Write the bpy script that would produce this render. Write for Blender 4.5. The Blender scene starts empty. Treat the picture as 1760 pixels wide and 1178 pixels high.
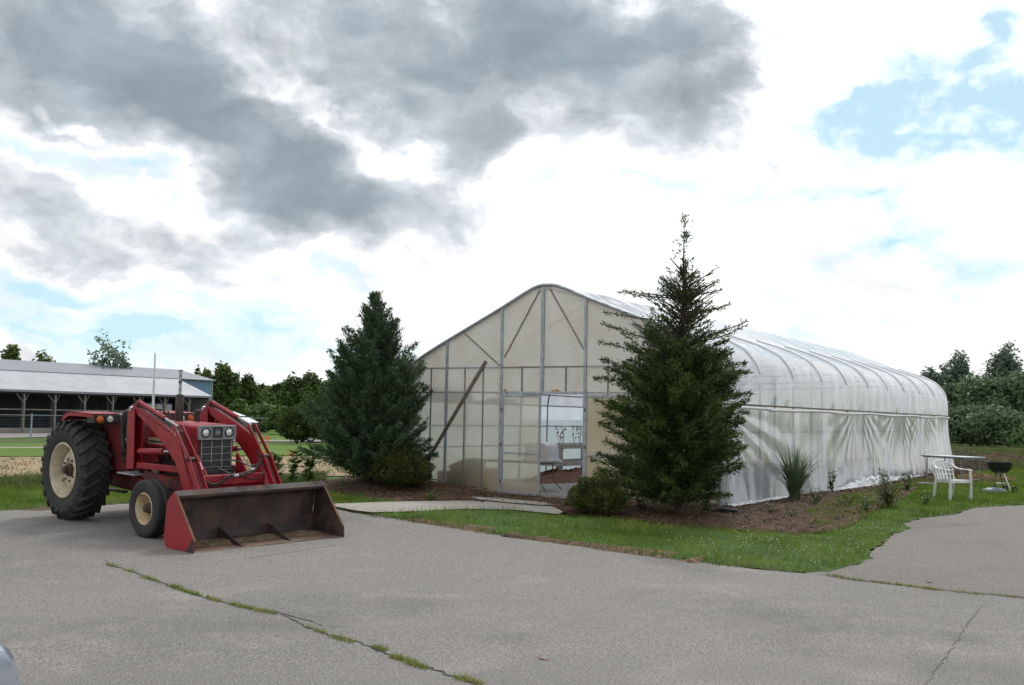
import bpy, bmesh, math, random
import numpy as np
from mathutils import Vector, Matrix

random.seed(7)
R = math.radians
SC = bpy.context.scene
COL = SC.collection

# ------------------------------------------------------------------ camera
F_PX, PITCH, ROLL, YAW = 1874.9, 0.0692, 0.0173, -0.5592
CAM = np.array([11.2998, -19.2721, 1.6])
_fw = np.array([math.sin(YAW)*math.cos(PITCH), math.cos(YAW)*math.cos(PITCH), math.sin(PITCH)])
_rt = np.array([math.cos(YAW), -math.sin(YAW), 0.0])
_up = np.cross(_rt, _fw)
cd = bpy.data.cameras.new("camera")
cam = bpy.data.objects.new("camera", cd)
COL.objects.link(cam)
cd.sensor_width = 36.0
cd.lens = 36.0*F_PX/1760.0
cd.clip_start = 0.05
cd.clip_end = 4000
_c, _s = math.cos(-ROLL), math.sin(-ROLL)
# a clockwise turn of the picture = the camera's own axes turned the other way
rx = Vector(_rt*math.cos(ROLL) + _up*math.sin(ROLL))
ux = Vector(-_rt*math.sin(ROLL) + _up*math.cos(ROLL))
bz = -Vector(_fw)
cam.matrix_world = Matrix(((rx.x, ux.x, bz.x, CAM[0]), (rx.y, ux.y, bz.y, CAM[1]), (rx.z, ux.z, bz.z, CAM[2]), (0, 0, 0, 1)))
SC.camera = cam
SC.view_settings.view_transform = 'Standard'
SC.view_settings.look = 'None'
SC.view_settings.exposure = 0.06
SC.view_settings.gamma = 1.0
SC.cycles.use_denoising = True
SC.cycles.max_bounces = 10
SC.cycles.transparent_max_bounces = 24
SC.cycles.sample_clamp_indirect = 6.0

# ------------------------------------------------------------------ sun and sky
SUN_AZ = R(-14.0)      # measured from +Y towards +X: beyond the greenhouse, a little right of the lens
SUN_EL = R(50.0)
sd = bpy.data.lights.new("sun", 'SUN')
sd.energy = 1.5
sd.angle = R(11)
sd.color = (1.0, 0.96, 0.9)
sun = bpy.data.objects.new("sun", sd)
COL.objects.link(sun)
to_sun = Vector((math.sin(SUN_AZ)*math.cos(SUN_EL), math.cos(SUN_AZ)*math.cos(SUN_EL), math.sin(SUN_EL)))
sun.rotation_euler = to_sun.to_track_quat('Z', 'Y').to_euler()

W = bpy.data.worlds.new("World")
SC.world = W
W.use_nodes = True
wt = W.node_tree
for n in list(wt.nodes):
    wt.nodes.remove(n)

def wn(kind, **kw):
    n = wt.nodes.new(kind)
    for k, v in kw.items():
        setattr(n, k, v)
    return n

def wl(a, b):
    wt.links.new(a, b)

def wmath(op, a, b=None, c=None, clamp=False):
    n = wn('ShaderNodeMath', operation=op, use_clamp=clamp)
    for i, v in enumerate((a, b, c)):
        if v is None:
            continue
        if isinstance(v, (int, float)):
            n.inputs[i].default_value = v
        else:
            wl(v, n.inputs[i])
    return n.outputs[0]

def wramp(fac, stops, interp='LINEAR'):
    n = wn('ShaderNodeValToRGB')
    cr = n.color_ramp
    cr.interpolation = interp
    while len(cr.elements) > 1:
        cr.elements.remove(cr.elements[-1])
    cr.elements[0].position = stops[0][0]
    cr.elements[0].color = (*stops[0][1], 1)
    for p, c in stops[1:]:
        e = cr.elements.new(p)
        e.color = (*c, 1)
    wl(fac, n.inputs[0])
    return n.outputs[0]

sky = wn('ShaderNodeTexSky', sky_type='NISHITA', sun_disc=False)
sky.sun_elevation = SUN_EL
sky.sun_rotation = SUN_AZ
sky.air_density = 0.9
sky.dust_density = 0.2
sky.ozone_density = 2.5
tc = wn('ShaderNodeTexCoord')
D = tc.outputs['Generated']

def wdot(v):
    n = wn('ShaderNodeVectorMath', operation='DOT_PRODUCT')
    wl(D, n.inputs[0])
    n.inputs[1].default_value = v
    return n.outputs['Value']

# compass frame of the clouds: degrees round the horizon from a fixed bearing, degrees of elevation
aF = wdot((math.sin(YAW), math.cos(YAW), 0))
aR = wdot((math.cos(YAW), -math.sin(YAW), 0))
dz = wdot((0, 0, 1))
az = wmath('MULTIPLY', wmath('ARCTAN2', aR, aF), 180/math.pi)
el = wmath('MULTIPLY', wmath('ARCSINE', dz), 180/math.pi)
azel = wn('ShaderNodeCombineXYZ')
wl(az, azel.inputs[0])
wl(el, azel.inputs[1])
# flat cloud deck seen in perspective
den = wmath('ADD', wmath('MAXIMUM', dz, 0.0), 0.22)
px_ = wmath('DIVIDE', aR, den)
py_ = wmath('DIVIDE', aF, den)
deck = wn('ShaderNodeCombineXYZ')
wl(px_, deck.inputs[0])
wl(py_, deck.inputs[1])

def wnoise(vec, scale, detail, rough, off=(0, 0, 0), stretch=(1, 1, 1), rot=0, dist=0.0):
    m = wn('ShaderNodeMapping')
    m.inputs['Location'].default_value = off
    m.inputs['Scale'].default_value = stretch
    m.inputs['Rotation'].default_value = (0, 0, rot)
    wl(vec, m.inputs[0])
    n = wn('ShaderNodeTexNoise')
    n.inputs['Scale'].default_value = scale
    n.inputs['Detail'].default_value = detail
    n.inputs['Roughness'].default_value = rough
    n.inputs['Distortion'].default_value = dist
    wl(m.outputs[0], n.inputs['Vector'])
    return n

nz = wnoise(azel.outputs[0], 0.16, 6, 0.55, (3.1, 7.7, 0), (1, 1.5, 1), 0.35)
sub = wn('ShaderNodeVectorMath', operation='SUBTRACT')
wl(nz.outputs['Color'], sub.inputs[0])
sub.inputs[1].default_value = (0.5, 0.5, 0.5)
mul = wn('ShaderNodeVectorMath', operation='MULTIPLY')
wl(sub.outputs[0], mul.inputs[0])
mul.inputs[1].default_value = (9.0, 6.5, 0)
wob = wn('ShaderNodeVectorMath', operation='ADD')
wl(azel.outputs[0], wob.inputs[0])
wl(mul.outputs[0], wob.inputs[1])
flat = wn('ShaderNodeVectorMath', operation='MULTIPLY')
wl(wob.outputs[0], flat.inputs[0])
flat.inputs[1].default_value = (1, 1, 0)

# cloud masses: bearing, elevation, half-width, half-height, tilt (all degrees), thickness
MASSES = [
    (-8.9, 18.5, 27.2, 9.4, -9, 0.22),
    (-23.0, 17.9, 10.3, 5.4, -19, 0.4),
    (-14.2, 13.9, 10.0, 3.1, -31, 0.46),
    (-6.0, 11.5, 7.7, 1.7, -13, 0.38),
    (-13.2, 10.4, 3.7, 2.6, -46, 0.22),
    (-22.1, 9.5, 12.0, 2.6, -11, 0.11),
    (-16.3, 8.2, 5.4, 1.6, -36, 0.14),
    (-7.7, 18.6, 6.9, 4.3, -11, 0.14),
    (2.2, 19.7, 10.3, 4.3, -1, 0.44),
    (10.2, 18.2, 5.7, 4.9, -11, 0.28),
    (-2.7, 14.5, 2.4, 3.1, -61, 0.26),
    (11.0, 15.3, 2.6, 3.1, -91, 0.16),
    (14.1, 19.4, 1.7, 4.3, -11, -0.1),
    (-14.9, 18.2, 3.1, 1.7, -36, -0.16),
    (-11.9, 16.6, 3.1, 1.3, -31, -0.16),
    (-7.3, 14.1, 4.9, 1.1, -16, -0.14),
    (-24.1, 13.0, 5.7, 1.4, -29, -0.24),
    (-18.9, 11.7, 4.6, 1.1, -31, -0.12),
    (-21.9, 13.8, 1.4, 0.6, -31, -0.3),
    (-23.8, 6.3, 5.4, 1.1, -1, -0.32),
    (-16.4, 5.1, 14.9, 1.6, -1, -0.2),
    (-22.4, 4.0, 9.1, 1.1, -1, -0.2),
    (-9.8, 7.6, 5.1, 1.1, -1, -0.2),
    (-17.2, 3.2, 14.3, 1.4, -1, -0.18),
    (-22.9, 5.6, 1.7, 0.6, -11, 0.14),
    (-24.4, 3.2, 2.0, 0.8, -21, 0.14),
    (21.2, 15.3, 9.7, 3.4, -1, -0.36),
    (24.6, 19.0, 3.7, 1.7, -1, -0.22),
    (18.4, 19.1, 3.4, 1.4, 19, 0.12),
    (8.1, 13.0, 4.3, 0.9, -1, -0.2),
    (17.0, 11.6, 7.4, 1.0, -1, -0.2),
    (23.7, 7.4, 3.4, 1.4, -1, -0.16),
    (11.2, 11.8, 3.4, 0.9, -11, -0.12),
    (20.0, 9.5, 7.4, 0.9, -1, -0.12),
    (0.0, 2.1, 25.7, 2.0, -1, -0.05),
    (14.1, 2.6, 17.7, 3.7, -1, -0.05),
    (3.6, 11.9, 12.0, 2.0, -1, -0.12),
    (-5.6, 9.6, 6.3, 1.1, -11, 0.06),
    (-3.2, 8.3, 3.1, 0.7, -6, 0.04),
    (60.0, 60.0, 45.0, 20.0, 0, 0.4),
    (-70.0, 35.0, 60.0, 25.0, 0, 0.3),
    (160.0, 40.0, 80.0, 30.0, 0, 0.35),
    (100.0, 25.0, 30.0, 8.0, 0, 0.3),
]
total = None
for (a0, e0, ra, re, tilt, amp) in MASSES:
    m = wn('ShaderNodeMapping', vector_type='TEXTURE')
    m.inputs['Location'].default_value = (a0, e0, 0)
    m.inputs['Rotation'].default_value = (0, 0, R(tilt))
    m.inputs['Scale'].default_value = (ra, re, 1)
    wl(flat.outputs[0], m.inputs[0])
    g = wn('ShaderNodeTexGradient', gradient_type='SPHERICAL')
    wl(m.outputs[0], g.inputs[0])
    sm = wmath('SMOOTH_MIN', g.outputs['Fac'], 0.75, 0.4)
    total = wmath('MULTIPLY_ADD', sm, amp*1.35, total if total is not None else 0.0)

big = wnoise(deck.outputs[0], 1.1, 9, 0.56, (1.3, 4.2, 0), (1, 1.0, 1), 0.3, 0.3)
fine = wnoise(azel.outputs[0], 0.30, 9, 0.55, (9.0, 2.0, 0), (0.9, 1.4, 1), 0.25, 0.4)
T = wmath('ADD', total, wmath('MULTIPLY_ADD', big.outputs['Fac'], 0.46, -0.23))
# rounded heaps of cumulus
vm = wn('ShaderNodeMapping')
vm.inputs['Scale'].default_value = (0.8, 1.25, 1)
vm.inputs['Rotation'].default_value = (0, 0, 0.3)
vadd = wn('ShaderNodeVectorMath', operation='MULTIPLY_ADD')
wl(sub.outputs[0], vadd.inputs[0])
vadd.inputs[1].default_value = (7.0, 6.0, 0)
wl(azel.outputs[0], vadd.inputs[2])
wl(vadd.outputs[0], vm.inputs[0])
vo = wn('ShaderNodeTexVoronoi', feature='F1', normalize=True, voronoi_dimensions='2D')
vo.inputs['Scale'].default_value = 0.26
vo.inputs['Detail'].default_value = 4.0
vo.inputs['Roughness'].default_value = 0.55

wl(vm.outputs[0], vo.inputs['Vector'])
T = wmath('ADD', T, wmath('MULTIPLY_ADD', vo.outputs['Distance'], -0.75, 0.262))
T = wmath('ADD', T, wmath('MULTIPLY_ADD', fine.outputs['Fac'], 0.42, -0.21+0.335))
cover = wramp(T, [(0.02, (0.0, 0.0, 0.0)), (0.18, (0.45, 0.45, 0.45)), (0.33, (1, 1, 1))], 'EASE')
# low haze over the horizon under the sun thins the shading of the clouds there
gm = wn('ShaderNodeMapping', vector_type='TEXTURE')
gm.inputs['Location'].default_value = (9.5, 4.5, 0)
gm.inputs['Scale'].default_value = (27, 11.5, 1)
wl(azel.outputs[0], gm.inputs[0])
gg = wn('ShaderNodeTexGradient', gradient_type='SPHERICAL')
wl(gm.outputs[0], gg.inputs[0])
Tt = wmath('MULTIPLY_ADD', gg.outputs['Fac'], -0.40, T)
tint = wramp(Tt, [(0.0, (1.0, 1.0, 1.0)), (0.34, (1.0, 1.0, 1.0)), (0.42, (0.86, 0.88, 0.91)), (0.54, (0.64, 0.68, 0.725)), (0.70, (0.46, 0.515, 0.565)),
                 (0.88, (0.34, 0.40, 0.45)), (1.0, (0.30, 0.36, 0.41))])
# lumps and hollows within the cloud base
lump = wnoise(azel.outputs[0], 0.20, 7, 0.5, (5.0, 1.0, 0), (0.8, 1.5, 1), 0.5, 0.6)
lr = wn('ShaderNodeMapRange')
lr.inputs['From Min'].default_value = 0.3
lr.inputs['From Max'].default_value = 0.7
lr.inputs['To Min'].default_value = 0.82
lr.inputs['To Max'].default_value = 1.20
wl(lump.outputs['Fac'], lr.inputs['Value'])
# thin cloud glows round the hidden sun
sdot = wn('ShaderNodeVectorMath', operation='DOT_PRODUCT')
wl(D, sdot.inputs[0])
sdot.inputs[1].default_value = to_sun
glow = wmath('POWER', wmath('MAXIMUM', sdot.outputs['Value'], 0.0), 9.0)
thin = wmath('SUBTRACT', 1.0, wmath('MULTIPLY', T, 1.5, clamp=True), clamp=True)
gain = wmath('MULTIPLY', wmath('MULTIPLY_ADD', wmath('MULTIPLY', glow, thin), 3.0, 1.04), lr.outputs[0])
cl = wn('ShaderNodeVectorMath', operation='SCALE')
wl(tint, cl.inputs[0])
wl(wmath('MULTIPLY', gain, 10.0), cl.inputs['Scale'])
skm = wn('ShaderNodeMixRGB', blend_type='MULTIPLY')
skm.inputs[0].default_value = 1.0
wl(sky.outputs[0], skm.inputs[1])
skm.inputs[2].default_value = (1.0, 1.15, 1.1, 1)
pale = wn('ShaderNodeMixRGB')
pale.inputs[0].default_value = 0.75
wl(skm.outputs[0], pale.inputs[1])
pale.inputs[2].default_value = (6.3, 8.6, 9.6, 1)
mix = wn('ShaderNodeMixRGB')
wl(cover, mix.inputs[0])
wl(pale.outputs[0], mix.inputs[1])
wl(cl.outputs[0], mix.inputs[2])
bg = wn('ShaderNodeBackground')
wl(mix.outputs[0], bg.inputs[0])
bg.inputs[1].default_value = 0.1
wo = wn('ShaderNodeOutputWorld')
wl(bg.outputs[0], wo.inputs[0])
W.cycles.sampling_method = 'MANUAL'
W.cycles.sample_map_resolution = 1024


# ------------------------------------------------------------------ terrain and placement helpers
def sstep(a, b, x):
    t = np.clip((np.asarray(x, float)-a)/(b-a), 0, 1)
    return t*t*(3-2*t)

def h(x, y):
    """Height of the ground: level round the greenhouse, falling gently over the parking lot,
    with a low mulch berm against the left half of the gable."""
    x = np.asarray(x, float)
    y = np.asarray(y, float)
    t = -0.039-0.0246*(x+3.17)+0.0277*(y+7.79)
    z = np.where(t < 0, -0.26*np.tanh(-t/0.26), 0.0)
    far = sstep(6, 14, np.hypot(x-2, y+9)-9)
    z = z*(1-far)-0.0*far
    b = 0.30*np.exp(-(((x+3.3)/1.75)**2+((y+0.7)/1.1)**2))*(1-sstep(-0.02, 0.5, y))
    return z+b

def ray(px, py):
    a = px-880.0
    b = py-589.0
    u = a*math.cos(ROLL)+b*math.sin(ROLL)
    v = -a*math.sin(ROLL)+b*math.cos(ROLL)
    return _fw+_rt*u/F_PX-_up*v/F_PX

def G(px, py):
    """Ground point seen in that direction (x, y)."""
    d = ray(px, py)
    z = 0.0
    for _ in range(25):
        p = CAM+d*((z-CAM[2])/d[2])
        z = float(h(p[0], p[1]))
    return float(p[0]), float(p[1])

def hz(x, y):
    return float(h(x, y))

def tag(o, label=None, cat=None, group=None, kind=None):
    if label: o['label'] = label
    if cat: o['category'] = cat
    if group: o['group'] = group
    if kind: o['kind'] = kind
    return o

def empty(name, loc, label, cat, group=None, rz=0.0, mat3=None):
    o = bpy.data.objects.new(name, None)
    COL.objects.link(o)
    o.empty_display_size = 0.2
    if mat3 is not None:
        m = Matrix.Translation(loc) @ mat3.to_4x4()
        o.matrix_world = m
    else:
        o.location = loc
        o.rotation_euler = (0, 0, rz)
    return tag(o, label, cat, group)

def copy_tree(o, parent=None):
    c = o.copy()
    COL.objects.link(c)
    if parent is not None:
        c.parent = parent
    for ch in [q for q in bpy.data.objects if q.parent == o]:
        copy_tree(ch, c)
    return c

# ------------------------------------------------------------------ mesh builder
def unit(v):
    v = np.asarray(v, float)
    n = np.linalg.norm(v)
    return v/n if n > 1e-12 else v

class MB:
    def __init__(self):
        self.v = []
        self.f = []

    def add(self, vs, fs):
        o = len(self.v)
        self.v.extend([tuple(map(float, p)) for p in vs])
        self.f.extend([tuple(i+o for i in f) for f in fs])
        return self

    def box(self, x0, y0, z0, x1, y1, z1):
        v = [(x0, y0, z0), (x1, y0, z0), (x1, y1, z0), (x0, y1, z0), (x0, y0, z1), (x1, y0, z1), (x1, y1, z1), (x0, y1, z1)]
        return self.add(v, [(0, 3, 2, 1), (4, 5, 6, 7), (0, 1, 5, 4), (1, 2, 6, 5), (2, 3, 7, 6), (3, 0, 4, 7)])

    def bar(self, p, q, w, t, up=(0, 0, 1)):
        """square bar from p to q: w across, t along 'up'"""
        p, q = np.asarray(p, float), np.asarray(q, float)
        d = unit(q-p)
        s = unit(np.cross(d, up))
        if np.linalg.norm(s) < 0.5:
            s = unit(np.cross(d, (1, 0, 0)))
        u = np.cross(s, d)
        v = []
        for c in (p, q):
            for a, b in ((-1, -1), (1, -1), (1, 1), (-1, 1)):
                v.append(c+s*a*w/2+u*b*t/2)
        return self.add(v, [(0, 1, 2, 3), (7, 6, 5, 4), (0, 4, 5, 1), (1, 5, 6, 2), (2, 6, 7, 3), (3, 7, 4, 0)])

    def tube(self, pts, r, n=8, caps=True):
        pts = [np.asarray(p, float) for p in pts]
        m = len(pts)
        rs = r if hasattr(r, '__len__') else [r]*m
        v = []
        ref = None
        for i in range(m):
            d = unit(pts[min(i+1, m-1)]-pts[max(i-1, 0)])
            if ref is None:
                ref = np.array((0, 0, 1.0)) if abs(d[2]) < 0.9 else np.array((1.0, 0, 0))
            s = unit(np.cross(d, ref))
            u = np.cross(s, d)
            ref = u
            for k in range(n):
                a = 2*math.pi*k/n
                v.append(pts[i]+rs[i]*(s*math.cos(a)+u*math.sin(a)))
        f = [(i*n+k, i*n+(k+1) % n, (i+1)*n+(k+1) % n, (i+1)*n+k) for i in range(m-1) for k in range(n)]
        if caps:
            f.append(tuple(range(n-1, -1, -1)))
            f.append(tuple((m-1)*n+k for k in range(n)))
        return self.add(v, f)

    def lathe(self, prof, c=(0, 0, 0), axis='Z', n=32, closed=False):
        """prof: (radius, height) pairs turned round the axis through c"""
        v = []
        for (r, z) in prof:
            for k in range(n):
                a = 2*math.pi*k/n
                if axis == 'Z':
                    v.append((c[0]+r*math.cos(a), c[1]+r*math.sin(a), c[2]+z))
                elif axis == 'Y':
                    v.append((c[0]+r*math.cos(a), c[1]+z, c[2]+r*math.sin(a)))
                else:
                    v.append((c[0]+z, c[1]+r*math.cos(a), c[2]+r*math.sin(a)))
        m = len(prof)
        f = [(i*n+k, i*n+(k+1) % n, ((i+1) % m)*n+(k+1) % n, ((i+1) % m)*n+k) for i in range(m if closed else m-1) for k in range(n)]
        return self.add(v, f)

    def prism(self, poly, a0, a1, plane='XZ'):
        """a polygon in XZ (or XY, YZ) given thickness along the third axis"""
        n = len(poly)
        v = []
        for a in (a0, a1):
            for (p, q) in poly:
                v.append((p, a, q) if plane == 'XZ' else ((p, q, a) if plane == 'XY' else (a, p, q)))
        f = [tuple(range(n)), tuple(range(2*n-1, n-1, -1))]
        f += [(i, i+n, (i+1) % n+n, (i+1) % n) for i in range(n)]
        return self.add(v, f)

    def pane(self, poly, y):
        return self.add([(p[0], y, p[1]) for p in poly], [tuple(range(len(poly)))])

    def sheet(self, path, a0, a1, t=0.01):
        """a plate bent along an XZ path, from Y=a0 to Y=a1, thickness t"""
        path = [np.array((p[0], p[1]), float) for p in path]
        m = len(path)
        off = []
        for i in range(m):
            d = unit(path[min(i+1, m-1)]-path[max(i-1, 0)])
            off.append(path[i]+np.array((-d[1], d[0]))*t)
        poly = [tuple(p) for p in path]+[tuple(p) for p in off[::-1]]
        n = len(poly)
        v = [(p[0], a0, p[1]) for p in poly]+[(p[0], a1, p[1]) for p in poly]
        f = []
        for i in range(m-1):
            j = n-1-i
            f.append((i, i+1, j-1, j))
            f.append((j+n, j-1+n, i+1+n, i+n))
        f += [(i, i+n, (i+1) % n+n, (i+1) % n) for i in range(n)]
        return self.add(v, f)

    def grid(self, fn, nu, nv):
        v = [fn(i/nu, j/nv) for i in range(nu+1) for j in range(nv+1)]
        f = [(i*(nv+1)+j, (i+1)*(nv+1)+j, (i+1)*(nv+1)+j+1, i*(nv+1)+j+1) for i in range(nu) for j in range(nv)]
        return self.add(v, f)

    def build(self, name, mat, parent=None, smooth=None, bevel=0, label=None, fix=True, loc=None):
        me = bpy.data.meshes.new(name)
        me.from_pydata(self.v, [], self.f)
        if fix:
            bm = bmesh.new()
            bm.from_mesh(me)
            bmesh.ops.recalc_face_normals(bm, faces=bm.faces)
            bm.to_mesh(me)
            bm.free()
        me.materials.append(mat)
        o = bpy.data.objects.new(name, me)
        COL.objects.link(o)
        if parent is not None:
            o.parent = parent
        if loc is not None:
            o.location = loc
        if smooth:
            me.polygons.foreach_set('use_smooth', [True]*len(me.polygons))
            me.set_sharp_from_angle(angle=R(smooth))
        if bevel:
            b = o.modifiers.new('bevel', 'BEVEL')
            b.width = bevel
            b.segments = 2
            b.limit_method = 'ANGLE'
            b.angle_limit = R(40)
        if label:
            o['label'] = label
        return o

def raw_mesh(name, verts, faces_n, nper, mat, parent=None):
    """fast mesh of many separate n-gons: verts (N*nper, 3)"""
    me = bpy.data.meshes.new(name)
    me.vertices.add(len(verts))
    me.vertices.foreach_set('co', np.asarray(verts, np.float32).ravel())
    me.loops.add(faces_n*nper)
    me.loops.foreach_set('vertex_index', np.arange(faces_n*nper, dtype=np.int32))
    me.polygons.add(faces_n)
    me.polygons.foreach_set('loop_start', np.arange(faces_n, dtype=np.int32)*nper)
    me.update(calc_edges=True)
    me.materials.append(mat)
    o = bpy.data.objects.new(name, me)
    COL.objects.link(o)
    if parent is not None:
        o.parent = parent
    return o

# ------------------------------------------------------------------ materials
def mat(name, col, col2=None, scale=3.0, rough=0.6, rough2=None, metal=0.0, bump=0.0, bscale=None, mid=(0.4, 0.6),
        detail=6, col3=None, scale3=1.0, mid3=(0.55, 0.7), spec=0.5, stretch=(1, 1, 1), coat=0.0, trans=0.0, sheen=0):
    m = bpy.data.materials.new(name)
    m.use_nodes = True
    nt = m.node_tree
    p = nt.nodes['Principled BSDF']
    p.inputs['Base Color'].default_value = (*col, 1)
    p.inputs['Roughness'].default_value = rough
    p.inputs['Metallic'].default_value = metal
    p.inputs['Specular IOR Level'].default_value = spec
    p.inputs['Coat Weight'].default_value = coat
    if not (col2 or bump or rough2):
        return m
    t = nt.nodes.new('ShaderNodeTexCoord')
    mp = nt.nodes.new('ShaderNodeMapping')
    mp.inputs['Scale'].default_value = stretch
    nt.links.new(t.outputs['Object'], mp.inputs[0])
    def noise(sc, off=0.0, det=detail):
        n = nt.nodes.new('ShaderNodeTexNoise')
        n.noise_dimensions = '4D'
        n.inputs['W'].default_value = off
        n.inputs['Scale'].default_value = sc
        n.inputs['Detail'].default_value = det
        n.inputs['Roughness'].default_value = 0.6
        nt.links.new(mp.outputs[0], n.inputs['Vector'])
        return n.outputs['Fac']
    def ramp(fac, a, b):
        r = nt.nodes.new('ShaderNodeMapRange')
        r.interpolation_type = 'SMOOTHSTEP'
        r.inputs['From Min'].default_value = a
        r.inputs['From Max'].default_value = b
        nt.links.new(fac, r.inputs['Value'])
        return r.outputs[0]
    def mixc(f, a, b):
        x = nt.nodes.new('ShaderNodeMix')
        x.data_type = 'RGBA'
        nt.links.new(f, x.inputs[0])
        for s, k in ((a, 6), (b, 7)):
            if isinstance(s, tuple):
                x.inputs[k].default_value = (*s, 1)
            else:
                nt.links.new(s, x.inputs[k])
        return x.outputs[2]
    if col2:
        f = ramp(noise(scale), *mid)
        c = mixc(f, col, col2)
        if col3:
            c = mixc(ramp(noise(scale3, 5.0), *mid3), c, col3)
        nt.links.new(c, p.inputs['Base Color'])
        if rough2 is not None:
            mr = nt.nodes.new('ShaderNodeMapRange')
            mr.inputs['To Min'].default_value = rough
            mr.inputs['To Max'].default_value = rough2
            nt.links.new(f, mr.inputs['Value'])
            nt.links.new(mr.outputs[0], p.inputs['Roughness'])
    if bump:
        b = nt.nodes.new('ShaderNodeBump')
        b.inputs['Strength'].default_value = 1.0
        b.inputs['Distance'].default_value = bump
        nt.links.new(noise(bscale or scale*6, 9.0), b.inputs['Height'])
        nt.links.new(b.outputs[0], p.inputs['Normal'])
    return m

def foliage(name, dark, light, scale=4.0, rough=0.55, trans=0.25, tip=None):
    """leaves: diffuse with some light coming through them, colour varied in clumps"""
    m = bpy.data.materials.new(name)
    m.use_nodes = True
    nt = m.node_tree
    p = nt.nodes['Principled BSDF']
    out = nt.nodes['Material Output']
    t = nt.nodes.new('ShaderNodeTexCoord')
    n = nt.nodes.new('ShaderNodeTexNoise')
    n.inputs['Scale'].default_value = scale
    n.inputs['Detail'].default_value = 4
    nt.links.new(t.outputs['Object'], n.inputs['Vector'])
    n2 = nt.nodes.new('ShaderNodeTexNoise')
    n2.inputs['Scale'].default_value = scale*9
    n2.inputs['Detail'].default_value = 2
    nt.links.new(t.outputs['Object'], n2.inputs['Vector'])
    a = nt.nodes.new('ShaderNodeMath')
    a.operation = 'MULTIPLY_ADD'
    nt.links.new(n2.outputs['Fac'], a.inputs[0])
    a.inputs[1].default_value = 0.7
    nt.links.new(n.outputs['Fac'], a.inputs[2])
    r = nt.nodes.new('ShaderNodeValToRGB')
    r.color_ramp.elements[0].position = 0.62
    r.color_ramp.elements[0].color = (*dark, 1)
    r.color_ramp.elements[1].position = 1.05
    r.color_ramp.elements[1].color = (*light, 1)
    if tip:
        e = r.color_ramp.elements.new(1.0)
        r.color_ramp.elements[1].position = 0.9
        e.color = (*tip, 1)
    nt.links.new(a.outputs[0], r.inputs[0])
    nt.links.new(r.outputs[0], p.inputs['Base Color'])
    p.inputs['Roughness'].default_value = rough
    p.inputs['Specular IOR Level'].default_value = 0.25
    tr = nt.nodes.new('ShaderNodeBsdfTranslucent')
    nt.links.new(r.outputs[0], tr.inputs['Color'])
    mx = nt.nodes.new('ShaderNodeMixShader')
    mx.inputs[0].default_value = trans
    nt.links.new(p.outputs[0], mx.inputs[1])
    nt.links.new(tr.outputs[0], mx.inputs[2])
    nt.links.new(mx.outputs[0], out.inputs['Surface'])
    return m

M = {}
M['asphalt'] = None
M['white_plastic'] = mat('white_plastic', (0.72, 0.73, 0.73), (0.62, 0.63, 0.63), 6, rough=0.4)
M['galv'] = mat('galvanised_steel', (0.42, 0.45, 0.48), (0.33, 0.36, 0.39), 9, rough=0.45, rough2=0.6, metal=0.35)
M['wood_grey'] = mat('weathered_wood', (0.30, 0.26, 0.21), (0.20, 0.17, 0.14), 7, rough=0.85, bump=0.003, stretch=(1, 1, 6))
M['brace_wood'] = mat('brown_timber', (0.17, 0.14, 0.11), (0.11, 0.09, 0.07), 9, rough=0.8)
M['black'] = mat('black_paint', (0.012, 0.012, 0.013), (0.03, 0.028, 0.026), 8, rough=0.5)
M['red'] = mat('faded_red_paint', (0.32, 0.011, 0.020), (0.25, 0.010, 0.016), 3.0, rough=0.36, rough2=0.55, col3=(0.12, 0.03, 0.025), scale3=5.5, mid3=(0.60, 0.74), bump=0.0008, bscale=14)
M['red_dirty'] = mat('dirty_red_paint', (0.17, 0.012, 0.014), (0.09, 0.016, 0.015), 4, rough=0.5, rough2=0.75, col3=(0.045, 0.03, 0.025), scale3=6, mid3=(0.52, 0.66), bump=0.001, bscale=20)
M['rust'] = mat('rusty_worn_steel', (0.045, 0.027, 0.025), (0.095, 0.056, 0.043), 3.5, rough=0.55, rough2=0.8, col3=(0.028, 0.02, 0.02), scale3=2.2, mid3=(0.42, 0.62), bump=0.003, bscale=12)
M['rust_floor'] = mat('scraped_rusty_steel', (0.22, 0.13, 0.085), (0.13, 0.078, 0.055), 5, rough=0.6, rough2=0.8, col3=(0.07, 0.045, 0.035), scale3=4, mid3=(0.5, 0.65), bump=0.003, bscale=25, stretch=(1, 0.5, 1))
M['rust_edge'] = mat('orange_rust', (0.24, 0.10, 0.05), (0.12, 0.06, 0.04), 14, rough=0.8)
M['rubber'] = mat('tyre_rubber', (0.020, 0.020, 0.021), (0.034, 0.033, 0.032), 5, rough=0.7, rough2=0.85, col3=(0.06, 0.055, 0.05), scale3=2.4, mid3=(0.58, 0.78), bump=0.001, bscale=40)
M['cream'] = mat('cream_wheel_paint', (0.56, 0.50, 0.37), (0.44, 0.38, 0.27), 6, rough=0.5, rough2=0.65, col3=(0.20, 0.11, 0.06), scale3=9, mid3=(0.60, 0.74))
M['cream_rust'] = mat('cream_paint_rusting', (0.58, 0.40, 0.22), (0.50, 0.44, 0.30), 7, rough=0.6, col3=(0.22, 0.10, 0.05), scale3=8, mid3=(0.5, 0.68))
M['hub_brown'] = mat('greasy_brown_hub', (0.09, 0.045, 0.035), (0.05, 0.03, 0.025), 12, rough=0.7)
M['grey_paint'] = mat('grey_grille_paint', (0.30, 0.31, 0.33), (0.24, 0.25, 0.27), 10, rough=0.5)
M['dark_mesh'] = mat('dark_grille_mesh', (0.045, 0.05, 0.055), (0.025, 0.028, 0.03), 40, rough=0.7, bump=0.002, bscale=120)
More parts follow.
